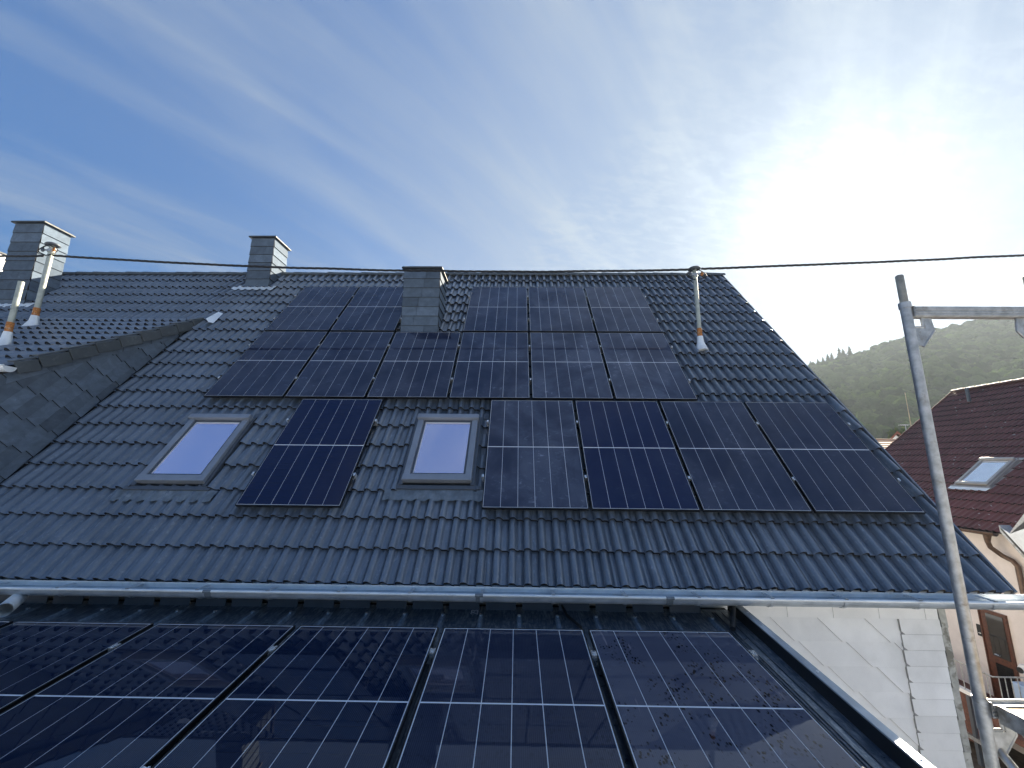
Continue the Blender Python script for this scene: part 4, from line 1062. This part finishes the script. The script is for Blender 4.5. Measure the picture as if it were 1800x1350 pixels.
ib = pX(1724, 1108, NX); m = MB(); m.box((NX-.03, ib.y-.04, ib.z-.13), (NX-.002, ib.y+.06, ib.z+.13)); m.build('intercom', M_black, nb)
m = MB(); m.box((NX-.034, ib.y-.02, ib.z-.07), (NX-.031, ib.y+.03, ib.z-.05)); m.build('bell_button', M_alu, nb)
# landing with parapet and railing
LZ = -5.42; LX = 10.2
ld = MB(); ld.box((LX, 8.9, LZ-.12), (NX-.002, 14.5, LZ)); land = ld.build('landing', M_brick, nb)
for k in range(12):
    for j in range(4):
        m = MB(); m.box((LX+.03+j*.31, 9.8+k*.31, LZ+.001), (LX+.33+j*.31, 10.10+k*.31, LZ+.012)); m.build('tile', M_brick, land)
rt = pX(1745, 1190, LX); Zr = rt.z
rl = empty('railing', (LX, rt.y, LZ), None); rl.parent = nb; WORLD[rl.name] = Matrix.Translation((LX, rt.y, LZ)); rl.matrix_local = wm(nb).inverted() @ wm(rl)
MB().tube([(LX, 14.4, Zr), (LX, rt.y, Zr), (NX-.55, rt.y, Zr)], .018, 8).build('handrail', M_galv, rl)
MB().tube([(NX-.55, rt.y, Zr), (NX-.55, rt.y, LZ)], .018, 8).build('post', M_galv, rl)
yk = rt.y+.12
while yk < 14.3: MB().tube([(LX, yk, Zr), (LX, yk, LZ+.45)], .009, 6).build('baluster', M_galv, rl); yk += .13
xk = LX+.12
while xk < NX-.6: MB().tube([(xk, rt.y, Zr), (xk, rt.y, LZ)], .009, 6).build('baluster', M_galv, rl); xk += .13
m = MB(); m.box((LX-.06, rt.y, LZ+.38), (LX+.06, 14.4, LZ+.46)); m.build('parapet_coping', M_whitep, nb)
m = MB(); m.box((LX-.03, rt.y+.02, LZ-.6), (LX+.03, 14.38, LZ+.379)); m.build('parapet', M_brick, nb)
for yk in (rt.y+.5, rt.y+1.25, rt.y+2.0): m = MB(); m.box((LX-.09, yk, GZ), (LX-.031, yk+.07, LZ+.37)); m.build('post', M_anth, nb)
m = MB(); m.box((LX-.10, rt.y+.1, LZ-.52), (LX-.031, 14.4, LZ-.44)); m.build('beam', M_galv, nb)
# wall lamp above a pale blue container at the frame edge
wl = pX(1797, 1176, 11.2)
lamp = empty('wall_lamp', (NX, wl.y, wl.z)); lamp.parent = nb; WORLD[lamp.name] = Matrix.Translation((NX, wl.y, wl.z)); lamp.matrix_local = wm(nb).inverted() @ wm(lamp)
m = MB(); m.tube([(11.2, wl.y-.05, wl.z-.07), (11.2, wl.y-.05, wl.z), (11.2, wl.y-.05, wl.z+.10)], [.10,.12,.07], 14); m.build('shade', M_whitep, lamp)
m = MB(); m.tube([(11.09, wl.y-.06, wl.z), (11.07, wl.y-.06, wl.z)], .06, 12); m.build('lens', M_black, lamp)
bn = MB(); bn.box((10.75, wl.y-.75, LZ), (11.35, wl.y-.12, LZ+.85)); o = bevel(bn.build('storage_box', M_bluew), .03, 3); tag(o, 'pale blue box standing on the landing at the right frame edge beside the door', 'box')

# ================================================================== far houses, antenna, trees
Yf = 45.0
fh = tag(empty('house', (40, Yf, GZ)), 'distant house with orange tiled roof seen just past the dark verge', 'house')
a_ = pY(1500, 773, Yf); b_ = pY(1588, 773, Yf); c_ = pY(1545, 797, Yf-3.5)
m = MB(); m.box((a_.x, Yf-3.0, GZ), (b_.x-.1, Yf+3, c_.z)); m.build('wall', M_render, fh)
nrf = empty('roof', (0,0,0)); nrf.parent = fh; WORLD[nrf.name] = Matrix(); nrf.matrix_local = wm(fh).inverted()
zr, ze = a_.z, c_.z
for k in range(7):
    f0, f1 = k/7, (k+1)/7; m = MB()
    y0_, y1_ = Yf-3.6+3.6*f0, Yf-3.6+3.6*f1; z0_, z1_ = ze+(zr-ze)*f0, ze+(zr-ze)*f1
    m.add([(a_.x, y0_, z0_+.06), (b_.x, y0_, z0_+.06), (b_.x, y1_, z1_+.0), (a_.x, y1_, z1_+.0), (a_.x, y0_, z0_-.02), (b_.x, y0_, z0_-.02)], [(0,1,2,3),(4,5,1,0)]); m.build('tile_course', M_tile_far, nrf)
m = MB(); m.add([(a_.x, Yf, zr), (b_.x, Yf, zr), (b_.x, Yf+3.6, ze), (a_.x, Yf+3.6, ze)], [(0,1,2,3)]); m.build('back_slope', M_tile_far, nrf)
m = MB(); m.tube([(a_.x, Yf, zr), (b_.x, Yf, zr)], .12, 8); m.build('ridge_tile', M_tile_far, nrf)
Yg = 50.0
gh = tag(empty('house', (47, Yg, GZ)), 'distant white gabled house with orange roof peeking above the red brown verge', 'house')
ap = pY(1577, 757.5, Yg); lf = pY(1557, 779, Yg); wdt = ap.x-lf.x
m = MB(); m.prism([(ap.x-wdt+.5, Yg+.4, GZ), (ap.x+wdt-.5, Yg+.4, GZ), (ap.x+wdt-.5, Yg+.4, lf.z+.2), (ap.x, Yg+.4, ap.z-.35), (ap.x-wdt+.5, Yg+.4, lf.z+.2)], (6,7,0)); m.build('wall', M_slab, gh)
for sx in (-1, 1):
    m = MB(); A_ = Vector((ap.x, Yg, ap.z)); B_ = Vector((ap.x+sx*wdt, Yg, lf.z)); m.prism([A_, B_, B_-Vector((0,0,.3)), A_-Vector((0,0,.3))], (6,7,0)); m.build('roof_slope', M_tile_far, gh)
# whip antenna and small aerial
ab, at_ = pY(1602, 752, 35), pY(1586, 690, 35)
am = tag(empty('antenna_mast', (ab.x, 35, ab.z-3)), 'very thin tall whip antenna rising before the forest left of the scaffold pole', 'antenna')
MB().tube([(ab.x, 35, ab.z-3.5), (ab.x, 35, ab.z+.3), (ab.x, 35, at_.z)], [.05, .035, .015], 8).build('whip', simple('antenna_brass', (0.52,0.42,0.26), 0.4, 0.5), am)
m = MB(); m.box((ab.x-.12, 34.9, ab.z-3.6), (ab.x+.12, 35.1, ab.z-3.3)); m.build('foot', M_galv, am)
tb = pY(1593, 757, 36)
ta = tag(empty('television_aerial', (tb.x, 36, tb.z-3)), 'small television aerial with short rods beside the whip antenna', 'aerial')
MB().tube([(tb.x, 36, tb.z-3), (tb.x, 36, tb.z+.55)], .03, 8).build('pole', M_galv, ta)
m = MB(); m.tube([(tb.x-.45, 36, tb.z+.50), (tb.x+.25, 36, tb.z+.50)], .025, 6)
for k in range(5): m.tube([(tb.x-.4+.15*k, 35.75, tb.z+.5), (tb.x-.4+.15*k, 36.25, tb.z+.5)], .014, 5)
m.build('rods', M_alu, ta)
def tree(x_, y_, zb2, zt2, r_, label, mat, grp, n=900, leaf=.22, seed=1):
    rr = random.Random(seed); t_ = tag(empty('tree', (x_, y_, zb2)), label, 'tree', grp); H_ = zt2-zb2
    tk = MB(); tk.tube([(x_, y_, zb2), (x_+.1, y_, zb2+H_*.5), (x_, y_, zb2+H_*.85)], [r_*.09, r_*.06, .04], 8)
    for k in range(7):
        a = rr.uniform(0, 6.28); h0 = zb2+H_*rr.uniform(.35, .7); tk.tube([(x_, y_, h0), (x_+r_*.6*math.cos(a), y_+r_*.6*math.sin(a), h0+H_*.2)], [.12, .03], 6)
    tk.build('trunk', M_bark, t_)
    cl = []
    for k in range(22):
        a = rr.uniform(0, 6.28); q = rr.uniform(.0, .85); cl.append((x_+r_*q*math.cos(a), y_+r_*q*math.sin(a), zb2+H_*(.45+.47*rr.random()*(1-.35*q)), r_*rr.uniform(.22, .40)))
    cr = MB()
    for k in range(n):
        cx_, cy_, cz_, c_r = cl[rr.randrange(22)]
        d = Vector((rr.gauss(0,1), rr.gauss(0,1), rr.gauss(0,1))).normalized(); p = Vector((cx_, cy_, cz_)) + d*c_r*rr.uniform(.6, 1.05)
        t1 = d.orthogonal().normalized(); t1 = (t1 + Vector((rr.uniform(-.6,.6), rr.uniform(-.6,.6), rr.uniform(-.6,.6)))).normalized(); t2 = d.cross(t1).normalized(); s_ = leaf*rr.uniform(.6, 1.3)
        cr.add([p+t1*s_, p+t2*s_*.6, p-t1*s_, p-t2*s_*.6], [(0,1,2,3)])
    cr.build('crown', mat, t_)
q1 = pY(1578, 748, 62); tree(q1.x, 62, GZ, q1.z, 4.6, 'rounded green tree behind the distant white gabled house', M_tree, 'trees beyond the distant houses', 3500, .40, 2)
q2 = pY(1556, 768, 58); tree(q2.x-.6, 58, GZ, q2.z, 3.0, 'small bright green tree directly above the distant orange roof', M_tree, 'trees beyond the distant houses', 2200, .32, 4)
q3 = pY(1525, 775, 60); tree(q3.x, 60, GZ, q3.z, 3.4, 'green tree half hidden by the dark verge of the main roof', M_tree, 'trees beyond the distant houses', 2200, .34, 6)

# ================================================================== air between here and the hill
hz = MB(); hz.box((-150, -40, GZ-1.2), (700, 480, 190.0))
hm_ = bpy.data.materials.new('haze'); hm_.use_nodes = True; t = hm_.node_tree; t.nodes.clear()
pv = nd(t, 'ShaderNodeVolumePrincipled'); pv.inputs['Density'].default_value = 0.00024; pv.inputs['Color'].default_value = (0.75, 0.88, 1.0, 1); pv.inputs['Anisotropy'].default_value = 0.30
ou = nd(t, 'ShaderNodeOutputMaterial'); t.links.new(pv.outputs[0], ou.inputs['Volume'])
HAZE = True
if HAZE:
    o = hz.build('haze', hm_); tag(o, kind='stuff')
